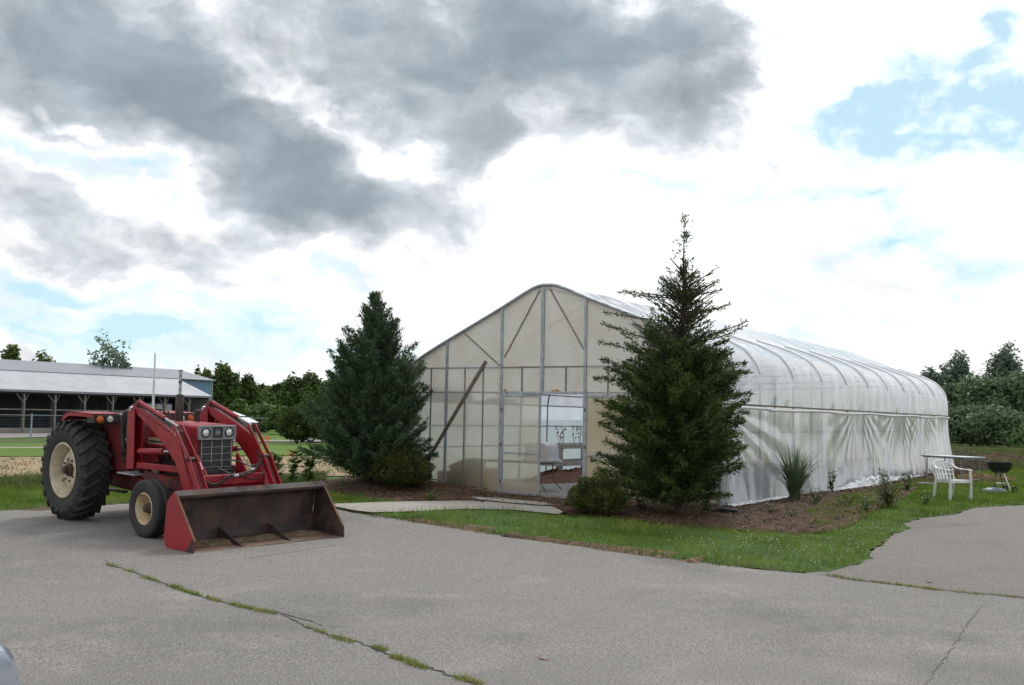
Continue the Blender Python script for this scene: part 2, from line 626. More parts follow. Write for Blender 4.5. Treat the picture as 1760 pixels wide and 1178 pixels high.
M['chrome'] = mat('dull_chrome', (0.5, 0.5, 0.5), (0.3, 0.3, 0.31), 20, rough=0.25, rough2=0.45, metal=0.9)
M['lamp_glass'] = mat('lamp_glass', (0.75, 0.75, 0.72), None, rough=0.08, spec=0.9, metal=0.3)
M['amber'] = mat('amber_lens', (0.62, 0.13, 0.015), (0.5, 0.10, 0.01), 30, rough=0.25)
M['decal'] = mat('cream_side_stripe', (0.50, 0.44, 0.30), (0.40, 0.35, 0.24), 12, rough=0.5)
M['seat_vinyl'] = mat('grey_blue_vinyl', (0.10, 0.12, 0.14), (0.06, 0.07, 0.08), 10, rough=0.5)
M['grease'] = mat('oily_dark_iron', (0.022, 0.019, 0.018), (0.05, 0.03, 0.026), 7, rough=0.55, bump=0.004, bscale=18)
M['silver'] = mat('silver_car_paint', (0.40, 0.45, 0.54), (0.37, 0.42, 0.51), 3, rough=0.25, metal=0.5, coat=0.6)
M['car_glass'] = mat('dark_car_glass', (0.02, 0.025, 0.03), None, rough=0.06, spec=0.8)
M['concrete'] = mat('pale_concrete', (0.36, 0.33, 0.29), (0.29, 0.27, 0.24), 3, rough=0.9, col3=(0.20, 0.17, 0.13), scale3=1.1, mid3=(0.6, 0.75), bump=0.003, bscale=40)
M['steel_roof'] = mat('pale_grey_steel_roof', (0.40, 0.42, 0.45), (0.36, 0.38, 0.41), 0.6, rough=0.5, metal=0.0)
M['steel_roof_dark'] = mat('dim_steel_roof', (0.175, 0.19, 0.215), (0.20, 0.215, 0.24), 0.5, rough=0.5)
M['blue_siding'] = mat('blue_steel_siding', (0.13, 0.24, 0.38), (0.15, 0.26, 0.40), 0.8, rough=0.5)
M['dark_and_shade'] = mat('dark_parts_wall_shade', (0.035, 0.038, 0.045), (0.022, 0.024, 0.03), 2, rough=0.8)  # dark lid and beam; on the stall wall it stands in for shade
M['post_grey'] = mat('grey_timber_post', (0.24, 0.23, 0.22), (0.17, 0.165, 0.16), 6, rough=0.85)
M['bark'] = mat('bark', (0.085, 0.062, 0.045), (0.05, 0.038, 0.03), 14, rough=0.9, bump=0.008, bscale=30, stretch=(1, 1, 0.3))
M['red_soil'] = mat('red_brown_litter', (0.17, 0.06, 0.035), (0.09, 0.045, 0.03), 9, rough=0.95, bump=0.02, bscale=30)
M['orange'] = mat('orange_plastic', (0.75, 0.13, 0.02), None, rough=0.5)
M['kettle'] = mat('black_enamel', (0.010, 0.010, 0.011), (0.016, 0.015, 0.015), 8, rough=0.3)


# ------------------------------------------------------------------ ground sheets
def jag(poly, step=0.25, amp=0.05, seed=0, closed=True):
    rnd = random.Random(seed)
    out = []
    n = len(poly)
    for i in range(n if closed else n-1):
        a = np.array(poly[i][:2])
        b = np.array(poly[(i+1) % n][:2])
        L = np.linalg.norm(b-a)
        k = max(1, int(L/step)) if L < 60 else 1
        nrm = np.array((-(b-a)[1], (b-a)[0]))/max(L, 1e-6)
        for j in range(k):
            p = a+(b-a)*j/k
            w = amp*(rnd.random()-0.5)*2 if L < 60 else 0
            out.append(tuple(p+nrm*w))
    return out

def flat_sheet(name, poly, mt, dz, cell=1.0, bump=0.0, bfreq=1.0, kind='structure', skirt=0.0, zone=None):
    bm = bmesh.new()
    vs = [bm.verts.new((p[0], p[1], 0)) for p in poly]
    es = [bm.edges.new((vs[i], vs[(i+1) % len(vs)])) for i in range(len(vs))]
    bmesh.ops.triangle_fill(bm, edges=es, use_beauty=True)
    xs = [p[0] for p in poly]
    ys = [p[1] for p in poly]
    z0, z1, w0, w1 = min(xs), max(xs), min(ys), max(ys)
    lim = zone or (-26, 26, -32, 26)
    def cuts(a, b, l0, l1):
        out = []
        q = max(a, l0)
        while q < min(b, l1):
            out.append(q+0.013)
            q += cell
        return out
    for x in cuts(z0, z1, lim[0], lim[1]):
        g = bm.verts[:]+bm.edges[:]+bm.faces[:]
        bmesh.ops.bisect_plane(bm, geom=g, plane_co=(x, 0, 0), plane_no=(1, 0, 0), dist=1e-5)
    for y in cuts(w0, w1, lim[2], lim[3]):
        g = bm.verts[:]+bm.edges[:]+bm.faces[:]
        bmesh.ops.bisect_plane(bm, geom=g, plane_co=(0, y, 0), plane_no=(0, 1, 0), dist=1e-5)
    bmesh.ops.triangulate(bm, faces=bm.faces)
    from mathutils import noise as mn
    for v in bm.verts:
        e = 0.0
        if bump:
            e = bump*mn.noise(Vector((v.co.x*bfreq, v.co.y*bfreq, 3.3)))+0.5*bump*mn.noise(Vector((v.co.x*bfreq*3, v.co.y*bfreq*3, 1.3)))
            if v.is_boundary:
                e = -dz+0.004
        v.co.z = hz(v.co.x, v.co.y)+dz+e
    bmesh.ops.recalc_face_normals(bm, faces=bm.faces)
    if sum(f.normal.z for f in bm.faces) < 0:
        bmesh.ops.reverse_faces(bm, faces=bm.faces)
    me = bpy.data.meshes.new(name)
    bm.to_mesh(me)
    bm.free()
    me.materials.append(mt)
    me.polygons.foreach_set('use_smooth', [True]*len(me.polygons))
    o = bpy.data.objects.new(name, me)
    COL.objects.link(o)
    o['kind'] = kind
    return o

def ground_mat(name, layers, rough=0.9, bump=0.01, bscale=30, spec=0.2):
    """layers: (colour, scale, lo, hi) noise masks laid one over the other in world space"""
    m = bpy.data.materials.new(name)
    m.use_nodes = True
    nt = m.node_tree
    p = nt.nodes['Principled BSDF']
    p.inputs['Roughness'].default_value = rough
    p.inputs['Specular IOR Level'].default_value = spec
    t = nt.nodes.new('ShaderNodeTexCoord')
    cur = tuple(layers[0][0])
    for i, (c, sc, lo, hi) in enumerate(layers[1:]):
        n = nt.nodes.new('ShaderNodeTexNoise')
        n.noise_dimensions = '4D'
        n.inputs['W'].default_value = i*3.7
        n.inputs['Scale'].default_value = sc
        n.inputs['Detail'].default_value = 7 if sc < 20 else 3
        n.inputs['Roughness'].default_value = 0.62
        nt.links.new(t.outputs['Object'], n.inputs['Vector'])
        r = nt.nodes.new('ShaderNodeMapRange')
        r.interpolation_type = 'SMOOTHSTEP'
        r.inputs['From Min'].default_value = lo
        r.inputs['From Max'].default_value = hi
        nt.links.new(n.outputs['Fac'], r.inputs['Value'])
        x = nt.nodes.new('ShaderNodeMix')
        x.data_type = 'RGBA'
        nt.links.new(r.outputs[0], x.inputs[0])
        if isinstance(cur, tuple):
            x.inputs[6].default_value = (*cur, 1)
        else:
            nt.links.new(cur, x.inputs[6])
        x.inputs[7].default_value = (*c, 1)
        cur = x.outputs[2]
    nt.links.new(cur, p.inputs['Base Color'])
    n = nt.nodes.new('ShaderNodeTexNoise')
    n.inputs['Scale'].default_value = bscale
    n.inputs['Detail'].default_value = 5
    nt.links.new(t.outputs['Object'], n.inputs['Vector'])
    b = nt.nodes.new('ShaderNodeBump')
    b.inputs['Distance'].default_value = bump
    nt.links.new(n.outputs['Fac'], b.inputs['Height'])
    nt.links.new(b.outputs[0], p.inputs['Normal'])
    return m

M['ground'] = ground_mat('meadow_ground', \
    [((0.055, 0.095, 0.022), 0, 0, 0), ((0.085, 0.13, 0.03), 0.25, 0.4, 0.65), ((0.11, 0.115, 0.04), 0.9, 0.58, 0.78), ((0.04, 0.07, 0.018), 7, 0.5, 0.7)], bump=0.04, bscale=12)
M['lawn'] = ground_mat('lawn_soil', [((0.05, 0.10, 0.018), 0, 0, 0), ((0.08, 0.145, 0.025), 1.5, 0.4, 0.65), ((0.10, 0.085, 0.04), 3.0, 0.62, 0.75), ((0.03, 0.055, 0.014), 25, 0.5, 0.7)], bump=0.03, bscale=30)
M['mown'] = ground_mat('mown_grass', [((0.085, 0.155, 0.018), 0, 0, 0), ((0.11, 0.18, 0.024), 0.3, 0.4, 0.65), ((0.065, 0.125, 0.016), 2.5, 0.5, 0.75)], bump=0.02, bscale=25)
M['stubble'] = ground_mat('dry_stubble_field', [((0.34, 0.25, 0.15), 0, 0, 0), ((0.27, 0.20, 0.12), 1.2, 0.4, 0.65), ((0.15, 0.16, 0.05), 0.9, 0.56, 0.68), ((0.38, 0.30, 0.19), 6, 0.5, 0.7)], bump=0.008, bscale=12)
M['gravel_far'] = ground_mat('pale_gravel', [((0.33, 0.30, 0.27), 0, 0, 0), ((0.26, 0.24, 0.21), 1.3, 0.4, 0.7)], bump=0.01)
M['gravel_in'] = ground_mat('greenhouse_gravel', [((0.30, 0.28, 0.26), 0, 0, 0), ((0.20, 0.19, 0.18), 14, 0.45, 0.6), ((0.25, 0.17, 0.11), 1.2, 0.52, 0.68), ((0.40, 0.38, 0.36), 40, 0.55, 0.65)], bump=0.02, bscale=45)
M['mulch'] = ground_mat('bark_mulch', [((0.066, 0.040, 0.025), 0, 0, 0), ((0.105, 0.062, 0.034), 2.0, 0.42, 0.62), ((0.04, 0.026, 0.02), 9, 0.5, 0.62), ((0.22, 0.12, 0.065), 28, 0.54, 0.66), ((0.27, 0.15, 0.075), 0.9, 0.66, 0.8)], bump=0.04, bscale=38)
M['dirt'] = ground_mat('bare_dirt_edge', [((0.13, 0.090, 0.058), 0, 0, 0), ((0.20, 0.13, 0.08), 5, 0.45, 0.62), ((0.06, 0.05, 0.03), 12, 0.5, 0.65)], bump=0.03, bscale=30)

def asphalt_mat(name, base, dark, light, tint):
    m = ground_mat(name, [(base, 0, 0, 0), (tint, 0.16, 0.42, 0.62), (dark, 0.42, 0.50, 0.70), (light, 0.9, 0.53, 0.72),
                          (tuple(q*0.80 for q in base), 5.5, 0.56, 0.72),
                          (tuple(q*0.46 for q in base), 55, 0.50, 0.61), (tuple(min(1, q*1.9) for q in base), 80, 0.56, 0.63),
                          (tuple(q*0.45 for q in base), 1.7, 0.72, 0.82)],
                   rough=0.85, bump=0.008, bscale=75, spec=0.3)
    return m
M['asphalt'] = asphalt_mat('old_asphalt', (0.218, 0.205, 0.190), (0.125, 0.119, 0.113), (0.285, 0.266, 0.244), (0.178, 0.169, 0.160))
M['asphalt_lane'] = asphalt_mat('side_lane_asphalt', (0.190, 0.170, 0.153), (0.14, 0.126, 0.114), (0.215, 0.195, 0.175), (0.170, 0.154, 0.140))

ground = flat_sheet('ground', [(-1500, -1500), (1500, -1500), (1500, 1600), (-1500, 1600)], M['ground'], -0.02, cell=1.0)

# parking lot: its far edge as it runs past the tractor, the walk and the lawn strip to the lane joint
def W_(pts):
    return [G(*p) for p in pts]
lot_edge = W_([(0, 878), (60, 877), (120, 874), (220, 866), (320, 863), (420, 863), (520, 866), (574, 872), (600, 881), (674, 891), (730, 900),
               (787, 909), (878, 924), (960, 934), (1015, 941), (1080, 951), (1150, 961), (1220, 970), (1290, 978), (1385, 986),
               (1445, 996), (1530, 1006), (1630, 1017), (1760, 1029)])
d0 = np.array(lot_edge[0])-np.array(lot_edge[3])
first = tuple(np.array(lot_edge[0])+d0/np.linalg.norm(d0)*22)
d1 = np.array(lot_edge[-1])-np.array(lot_edge[-3])
last = tuple(np.array(lot_edge[-1])+d1/np.linalg.norm(d1)*22)
edge_j = jag(lot_edge, 0.16, 0.035, 3, closed=False)+[lot_edge[-1]]
asphalt = flat_sheet('asphalt_lot', [first]+edge_j+[last, (34, -34), (-10, -44), (-34, -30)], M['asphalt'], 0.004, cell=1.0)
# side lane on the right
lane = W_([(1385, 985), (1440, 980), (1470, 970), (1500, 960), (1490, 952), (1512, 938), (1535, 918), (1562, 908), (1550, 900), (1590, 890), (1640, 884), (1675, 873), (1760, 868)])
lane_far = [(lane[-1][0]+2.2, lane[-1][1]+3.8), (14.0, 18.0), (17.5, 18.0), (18, 5), (14.5, -4)]
joint = [p for p in lot_edge if p[0] > lane[0][0]-0.01]
lane_poly = jag(lane, 0.18, 0.05, 5, closed=False)+[lane[-1]]+lane_far+[last]+joint[::-1]
lane_o = flat_sheet('side_lane', lane_poly, M['asphalt_lane'], 0.0, cell=1.0)

# lawn strip between lot and mulch bed, and the right-hand lawn
inner = W_([(577, 874), (624, 883), (719, 881), (787, 877), (878, 878), (960, 887), (1050, 894), (1160, 906), (1270, 914), (1370, 922), (1420, 917),
            (1470, 902), (1500, 884), (1530, 868), (1560, 856), (1575, 843), (1600, 832)])
lower = W_([(1385, 985), (1290, 977), (1220, 969), (1150, 960), (1080, 950), (1015, 939), (960, 932), (878, 923), (787, 908), (730, 899), (674, 890), (600, 880)])
strip = jag(inner, 0.14, 0.05, 11, closed=False)+[(5.2, 12.5), (5.0, 23.5), (6.5, 30), (16, 30), (14.0, 17.6)]+[lane_far[0]]+jag(lane[::-1], 0.15, 0.05, 6, closed=False)+jag(lower, 0.15, 0.04, 8, closed=False)
lawn = flat_sheet('lawn', strip, M['lawn'], 0.03, cell=0.5, bump=0.02, bfreq=1.2)
# brown dirt lip where the lawn meets the lot
lip_o = W_([(700, 896), (787, 910), (878, 925), (960, 935), (1015, 943), (1080, 953), (1150, 963), (1220, 971)])
lip_i = W_([(1220, 962), (1150, 953), (1080, 943), (1015, 934), (960, 927), (878, 917), (787, 901), (700, 889)])
flat_sheet('bare_dirt_edge', jag(lip_o+lip_i, 0.12, 0.03, 9), M['dirt'], 0.046, cell=0.5, bump=0.012, bfreq=3)
# lawn behind and left of the tractor
far_left = W_([(0, 839), (120, 838), (240, 838), (380, 838), (480, 836), (560, 836)])
left_low = W_([(690, 866), (640, 868), (574, 870), (520, 865), (420, 862), (320, 862), (220, 865), (120, 873), (60, 876), (0, 877)])
d2 = np.array(left_low[-1])-np.array(left_low[-4])
e0 = tuple(np.array(left_low[-1])+d2/np.linalg.norm(d2)*10)
left_poly = [e0, (far_left[0][0]-8, far_left[0][1]-5)]+far_left+W_([(650, 842), (690, 856)])+jag(left_low, 0.2, 0.04, 4, closed=False)
lawn2 = flat_sheet('verge', left_poly, M['lawn'], 0.03, cell=0.6, bump=0.02, bfreq=1.0)
flat_sheet('dirt_margin', jag(W_([(0, 880), (70, 878), (150, 873), (150, 868), (70, 872), (0, 871)]), 0.2, 0.03, 2), M['dirt'], 0.050, cell=0.8, bump=0.01, bfreq=3)

# bark mulch bed round the gable and down the right side
bed = W_([(574, 852), (600, 860), (690, 865), (740, 862), (812, 866), (880, 872), (951, 876), (985, 888), (1050, 894), (1160, 906), (1270, 914), (1370, 922), (1420, 917), (1470, 902), (1500, 884), (1530, 868), (1560, 856), (1575, 843)])
bed_poly = jag(bed, 0.15, 0.05, 21, closed=False)+[(5.25, 12.3), (4.9, 21.5), (3.7, 21.8), (3.7, 0.02), (-3.6, 0.02), (-4.6, -0.2), (-5.6, -0.9)]
flat_sheet('mulch_bed', bed_poly, M['mulch'], 0.035, cell=0.35, bump=0.05, bfreq=1.6)
# concrete walk up to the door
walk = W_([(574, 870), (640, 867.5), (696, 866), (760, 865), (812, 864.5), (880, 868), (951, 875), (968, 884), (960, 888), (878, 880), (787, 879), (719, 883), (640, 885), (606, 881), (577, 875)])
flat_sheet('concrete_walk', walk, M['concrete'], 0.042, cell=0.6)
slab = W_([(808, 859), (860, 862), (933, 869), (953, 873.5), (930, 874), (880, 870), (820, 864)])
flat_sheet('door_slab', slab, M['concrete'], 0.062, cell=0.6)
flat_sheet('greenhouse_floor', [(-3.7, 0.05), (3.78, 0.05), (3.78, 21.7), (-3.7, 21.7)], M['gravel_in'], 0.03, cell=0.6, bump=0.02, bfreq=2)
# fields left, one behind the other
def band(name, y0, y1, mt, x0=-620, x1=600, dz=0.0, sd=1, amp=0.15):
    a = W_([(x, y0[0]+(y0[1]-y0[0])*(x-x0)/(x1-x0)) for x in np.linspace(x0, x1, 22)])
    b = W_([(x, y1[0]+(y1[1]-y1[0])*(x-x0)/(x1-x0)) for x in np.linspace(x1, x0, 22)])
    return flat_sheet(name, jag(a+b, 1.0, amp, sd), mt, dz, cell=4.0)
band('stubble_field', (824, 817), (788, 784), M['stubble'], dz=0.004, sd=2, amp=0.25, x1=640)
band('mown_field', (787, 783), (760, 764), M['mown'], dz=0.004, sd=3, amp=0.3, x1=640)
band('gravel_track', (770.2, 771), (767.6, 769), M['gravel_far'], dz=0.010, sd=4, x1=200)
flat_sheet('gravel_yard', [(-56.4, -30), (-56.4, 48), (-50, 48), (-47.2, 22), (-45, 16), (-40, -30)], M['gravel_far'], 0.006, cell=8)
band('far_track', (758.5, 760), (756, 757.5), M['gravel_far'], dz=0.010, sd=6, x0=370, x1=620)
flat_sheet('far_lawn', W_([(380, 757), (640, 757), (700, 740), (400, 737)]), M['mown'], 0.008, cell=30)


# ------------------------------------------------------------------ greenhouse
def film_mat(name, transp, transl, diff, rough, col=(0.93, 0.95, 0.97), bump=0.0, bscale=4, stretch=(1, 1, 1), dirt=None):
    m = bpy.data.materials.new(name)
    m.use_nodes = True
    nt = m.node_tree
    for n in list(nt.nodes):
        nt.nodes.remove(n)
    out = nt.nodes.new('ShaderNodeOutputMaterial')
    def sh(k, c=None):
        n = nt.nodes.new(k)
        if c:
            n.inputs['Color'].default_value = (*c, 1)
        return n
    tp = sh('ShaderNodeBsdfTransparent', col)
    tl = sh('ShaderNodeBsdfTranslucent', col)
    df = sh('ShaderNodeBsdfDiffuse', col)
    gl = sh('ShaderNodeBsdfGlossy', (1, 1, 1))
    gl.inputs['Roughness'].default_value = rough
    t = nt.nodes.new('ShaderNodeTexCoord')
    mp = nt.nodes.new('ShaderNodeMapping')
    mp.inputs['Scale'].default_value = stretch
    nt.links.new(t.outputs['Object'], mp.inputs[0])
    if bump:
        n = nt.nodes.new('ShaderNodeTexNoise')
        n.inputs['Scale'].default_value = bscale
        n.inputs['Detail'].default_value = 4
        n.inputs['Distortion'].default_value = 1.0
        nt.links.new(mp.outputs[0], n.inputs['Vector'])
        b = nt.nodes.new('ShaderNodeBump')
        b.inputs['Distance'].default_value = bump
        nt.links.new(n.outputs['Fac'], b.inputs['Height'])
        for s in (gl, df):
            nt.links.new(b.outputs[0], s.inputs['Normal'])
    m1 = nt.nodes.new('ShaderNodeMixShader')
    m1.inputs[0].default_value = diff/(diff+transl)
    nt.links.new(tl.outputs[0], m1.inputs[1])
    nt.links.new(df.outputs[0], m1.inputs[2])
    m2 = nt.nodes.new('ShaderNodeMixShader')
    nt.links.new(m1.outputs[0], m2.inputs[2])
    nt.links.new(tp.outputs[0], m2.inputs[1])
    dn = nt.nodes.new('ShaderNodeTexNoise')
    dn.inputs['Scale'].default_value = 1.1
    dn.inputs['Detail'].default_value = 5
    nt.links.new(mp.outputs[0], dn.inputs['Vector'])
    mr = nt.nodes.new('ShaderNodeMapRange')
    base = (diff+transl)/(diff+transl+transp)
    mr.inputs['From Min'].default_value = 0.35
    mr.inputs['From Max'].default_value = 0.65
    mr.inputs['To Min'].default_value = max(0, base-0.10)
    mr.inputs['To Max'].default_value = min(1, base+0.10)
    nt.links.new(dn.outputs['Fac'], mr.inputs['Value'])
    nt.links.new(mr.outputs[0], m2.inputs[0])
    lw = nt.nodes.new('ShaderNodeLayerWeight')
    lw.inputs['Blend'].default_value = 0.5
    pw_ = nt.nodes.new('ShaderNodeMath')
    pw_.operation = 'POWER'
    nt.links.new(lw.outputs['Facing'], pw_.inputs[0])
    pw_.inputs[1].default_value = 3.5
    fm = nt.nodes.new('ShaderNodeMath')
    fm.operation = 'MULTIPLY_ADD'
    nt.links.new(pw_.outputs[0], fm.inputs[0])
    fm.inputs[1].default_value = 0.75
    fm.inputs[2].default_value = 0.05
    m3 = nt.nodes.new('ShaderNodeMixShader')
    nt.links.new(fm.outputs[0], m3.inputs[0])
    nt.links.new(m2.outputs[0], m3.inputs[1])
    nt.links.new(gl.outputs[0], m3.inputs[2])
    nt.links.new(m3.outputs[0], out.inputs['Surface'])
    return m

def panel_mat(name, col, see, rough):
    """yellowed twin-wall sheet: light comes through scattered, near things show as soft shapes"""
    m = bpy.data.materials.new(name)
    m.use_nodes = True
    nt = m.node_tree
    for n in list(nt.nodes):
        nt.nodes.remove(n)
    out = nt.nodes.new('ShaderNodeOutputMaterial')
    t = nt.nodes.new('ShaderNodeTexCoord')
    n = nt.nodes.new('ShaderNodeTexNoise')
    n.inputs['Scale'].default_value = 1.6
    n.inputs['Detail'].default_value = 5
    nt.links.new(t.outputs['Object'], n.inputs['Vector'])
    # darker and yellower towards the foot of the sheet, broken up by noise
    sx = nt.nodes.new('ShaderNodeSeparateXYZ')
    nt.links.new(t.outputs['Object'], sx.inputs[0])
    mr = nt.nodes.new('ShaderNodeMapRange')
    mr.inputs['From Min'].default_value = 1.0
    mr.inputs['From Max'].default_value = 0.0
    mr.inputs['To Min'].default_value = 0.0
    mr.inputs['To Max'].default_value = 0.45
    nt.links.new(sx.outputs['Z'], mr.inputs['Value'])
    ad = nt.nodes.new('ShaderNodeMath')
    ad.operation = 'MULTIPLY_ADD'
    nt.links.new(n.outputs['Fac'], ad.inputs[0])
    ad.inputs[1].default_value = 1.0
    nt.links.new(mr.outputs[0], ad.inputs[2])
    r = nt.nodes.new('ShaderNodeValToRGB')
    r.color_ramp.elements[0].position = 0.40
    r.color_ramp.elements[0].color = (*col, 1)
    r.color_ramp.elements[1].position = 0.95
    r.color_ramp.elements[1].color = (col[0]*0.80, col[1]*0.74, col[2]*0.60, 1)
    nt.links.new(ad.outputs[0], r.inputs[0])
    # fine vertical flutes of the sheet
    wv = nt.nodes.new('ShaderNodeTexWave')
    wv.bands_direction = 'X'
    wv.inputs['Scale'].default_value = 22
    nt.links.new(t.outputs['Object'], wv.inputs['Vector'])
    b = nt.nodes.new('ShaderNodeBump')
    b.inputs['Distance'].default_value = 0.0015
    nt.links.new(wv.outputs['Fac'], b.inputs['Height'])
    tl = nt.nodes.new('ShaderNodeBsdfTranslucent')
    df = nt.nodes.new('ShaderNodeBsdfDiffuse')
    rf = nt.nodes.new('ShaderNodeBsdfRefraction')
    rf.inputs['IOR'].default_value = 1.12
    rf.inputs['Roughness'].default_value = rough
    tp = nt.nodes.new('ShaderNodeBsdfTransparent')
    gl = nt.nodes.new('ShaderNodeBsdfGlossy')
    gl.inputs['Roughness'].default_value = 0.35
    nt.links.new(b.outputs[0], gl.inputs['Normal'])
    for s in (tl, df, rf, tp):
        nt.links.new(r.outputs[0], s.inputs['Color'])
    def mx(f, a, c):
        q = nt.nodes.new('ShaderNodeMixShader')
        q.inputs[0].default_value = f
        nt.links.new(a.outputs[0], q.inputs[1])
        nt.links.new(c.outputs[0], q.inputs[2])
        return q
    a = mx(0.42, tl, df)
    a = mx(see, a, rf)
    a = mx(0.05, a, tp)
    a = mx(0.05, a, gl)
    nt.links.new(a.outputs[0], out.inputs['Surface'])
    return m

M['hoop_highlight'] = mat('hoop_highlight_white', (0.93, 0.95, 0.96), None, rough=0.4)  # pipe whitened so the hoops and arcs carry a painted highlight
M['roof_film'] = film_mat('roof_film', 0.46, 0.16, 0.38, 0.14, col=(0.62, 0.665, 0.72), bump=0.006, bscale=2.0, stretch=(0.5, 2.2, 0.5))
M['side_film'] = film_mat('side_film', 0.52, 0.16, 0.32, 0.15, col=(0.66, 0.69, 0.73), bump=0.010, bscale=2.6, stretch=(1, 1.6, 0.5))
M['skirt_film'] = film_mat('skirt_film', 0.10, 0.35, 0.55, 0.15, bump=0.02, bscale=6)
M['panel'] = panel_mat('yellowed_twinwall', (0.88, 0.825, 0.73), 0.22, 0.16)
M['panel_low'] = panel_mat('yellowed_twinwall_low', (0.86, 0.815, 0.71), 0.52, 0.09)
M['panel_tan'] = panel_mat('tan_twinwall', (0.85, 0.785, 0.64), 0.15, 0.3)
M['rust_stain'] = mat('rust_streak', (0.55, 0.28, 0.07), (0.45, 0.20, 0.05), 20, rough=0.9)

BAY, NB = 2.1755, 10
LEN = BAY*NB
PR = [(0.0, 4.35), (0.27, 4.33), (0.47, 4.27), (0.72, 4.17), (1.04, 4.03), (1.54, 3.84), (2.01, 3.66), (2.9, 3.36), (3.3, 3.18), (3.53, 3.03), (3.72, 2.80), (3.83, 2.56), (3.863, 2.28), (3.863, 1.93)]
PL = [(0.0, 4.35), (-0.2, 4.31), (-0.43, 4.21), (-0.98, 3.93), (-1.7, 3.585), (-2.38, 3.26), (-2.94, 2.98), (-3.3, 2.76), (-3.52, 2.5), (-3.66, 2.22), (-3.70, 1.93)]

def catmull(P, k=4):
    out = []
    P = [np.array(p, float) for p in P]
    for i in range(len(P)-1):
        a, b, c, d = P[max(i-1, 0)], P[i], P[i+1], P[min(i+2, len(P)-1)]
        for j in range(k):
            t = j/k
            out.append(0.5*((2*b)+(c-a)*t+(2*a-5*b+4*c-d)*t*t+(-a+3*b-3*c+d)*t**3))
    out.append(P[-1])
    return out
ARCH = [tuple(p) for p in catmull(PL)][::-1]+[tuple(p) for p in catmull(PR)][1:]

def roof_z(u):
    pts = ARCH
    for (a, za), (b, zb) in zip(pts[:-1], pts[1:]):
        if a <= u <= b and b > a:
            return za+(zb-za)*(u-a)/(b-a)
    return 1.93

GH = empty('greenhouse', (0, 0, 0), 'long plastic covered hoop greenhouse with a yellowed panelled gable and double door', 'greenhouse')
# hoops and legs
for k in range(NB+1):
    y = k*BAY
    if k == 0:
        y = 0.06
    if k == NB:
        y -= 0.06
    s = 0.985
    top = [(u*0.996, y, z-0.006) for (u, z) in ARCH if z > 2.45]
    MB().tube(top, 0.034, 6).build('hoop', M['hoop_highlight'], GH, smooth=60)
    for pts in ([(-3.69, y, 0.0)]+[(u*0.990, y, z-0.02) for (u, z) in ARCH if z <= 2.45 and u < 0], [(3.835, y, 0.0)]+[(u*0.992, y, z-0.02) for (u, z) in ARCH if z <= 2.45 and u > 0][::-1]):
        MB().tube(pts, 0.022, 6).build('hoop_leg', M['galv'], GH, smooth=60)
# long rails inside
for (u, z) in ((0, 4.28), (-3.68, 1.95), (-3.68, 1.4), (-3.66, 2.24), (3.80, 1.40), (-3.68, 0.9)):
    MB().tube([(u, 0.1, z), (u, LEN-0.1, z)], 0.02, 6).build('purlin', M['galv'], GH, smooth=60)
for k in (2, 4, 6, 8):
    MB().tube([(-3.3, k*BAY, 2.7), (3.5, k*BAY, 2.85)], 0.018, 6).build('cross_tie', M['galv'], GH, smooth=60)

# roof film: drawn tight over each hoop, sagging and creased between them
AP = np.array(ARCH)
seg = np.hypot(*(AP[1:]-AP[:-1]).T)
arc = np.concatenate([[0], np.cumsum(seg)])
AL = arc[-1]
def arch_at(t):
    s = t*AL
    i = min(int(np.searchsorted(arc, s, 'right'))-1, len(seg)-1)
    f = (s-arc[i])/seg[i]
    p = AP[i]*(1-f)+AP[i+1]*f
    j = max(i-1, 0)
    j2 = min(i+2, len(AP)-1)
    d = unit(AP[j2]-AP[j])
    return p, np.array((-d[1], d[0]))
from mathutils import noise as mnoise
def nz3(x, y, z):
    return mnoise.noise(Vector((x, y, z)))
def film_pt(i, j, off=0.0):
    p, n = arch_at(i)
    y = j*(LEN+0.08)-0.04
    w = (y/BAY) % 1.0
    bay = int(y/BAY)
    side = max(0.0, (i-0.60)/0.40)        # towards the near eave
    flat_ = max(0.0, 1-max(0.0, i-0.80)/0.07)
    sag = (0.075*math.sin(math.pi*w)**0.75)*flat_*(0.40+0.60*min(1.0, max(0.0, (i-0.52)/0.20)))-0.012*math.sin(math.pi*w)
    # creases run slantwise down from each hoop
    ph = nz3(bay*3.1, 0, 1)*3
    cr = 0.007*math.sin(15*(w*1.1+i*5.0*(0.6+0.4*math.sin(bay*2.3)))+ph)*math.sin(math.pi*w)
    cr += 0.018*nz3(i*9, y*1.1, bay*0.9)*math.sin(math.pi*w)
    if side > 0.62:
        cr += 0.006*math.sin(y*7+2*nz3(y, 0, 0))*(side-0.62)*2
    o = 0.02-sag+cr+off
    return (p[0]+n[0]*o, y, p[1]+n[1]*o)
roof = MB().grid(lambda i, j: film_pt(i, j), 130, NB*24)
roof.build('roof_film', M['roof_film'], GH, smooth=180, fix=False)

# added pale tubes over each hoop, standing in for highlights along the film
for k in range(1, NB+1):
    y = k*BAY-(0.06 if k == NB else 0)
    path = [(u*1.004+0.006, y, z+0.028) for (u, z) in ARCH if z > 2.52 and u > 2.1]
    MB().tube(path, 0.026, 8).build('roof_highlight_arc', M['hoop_highlight'], GH, smooth=60)

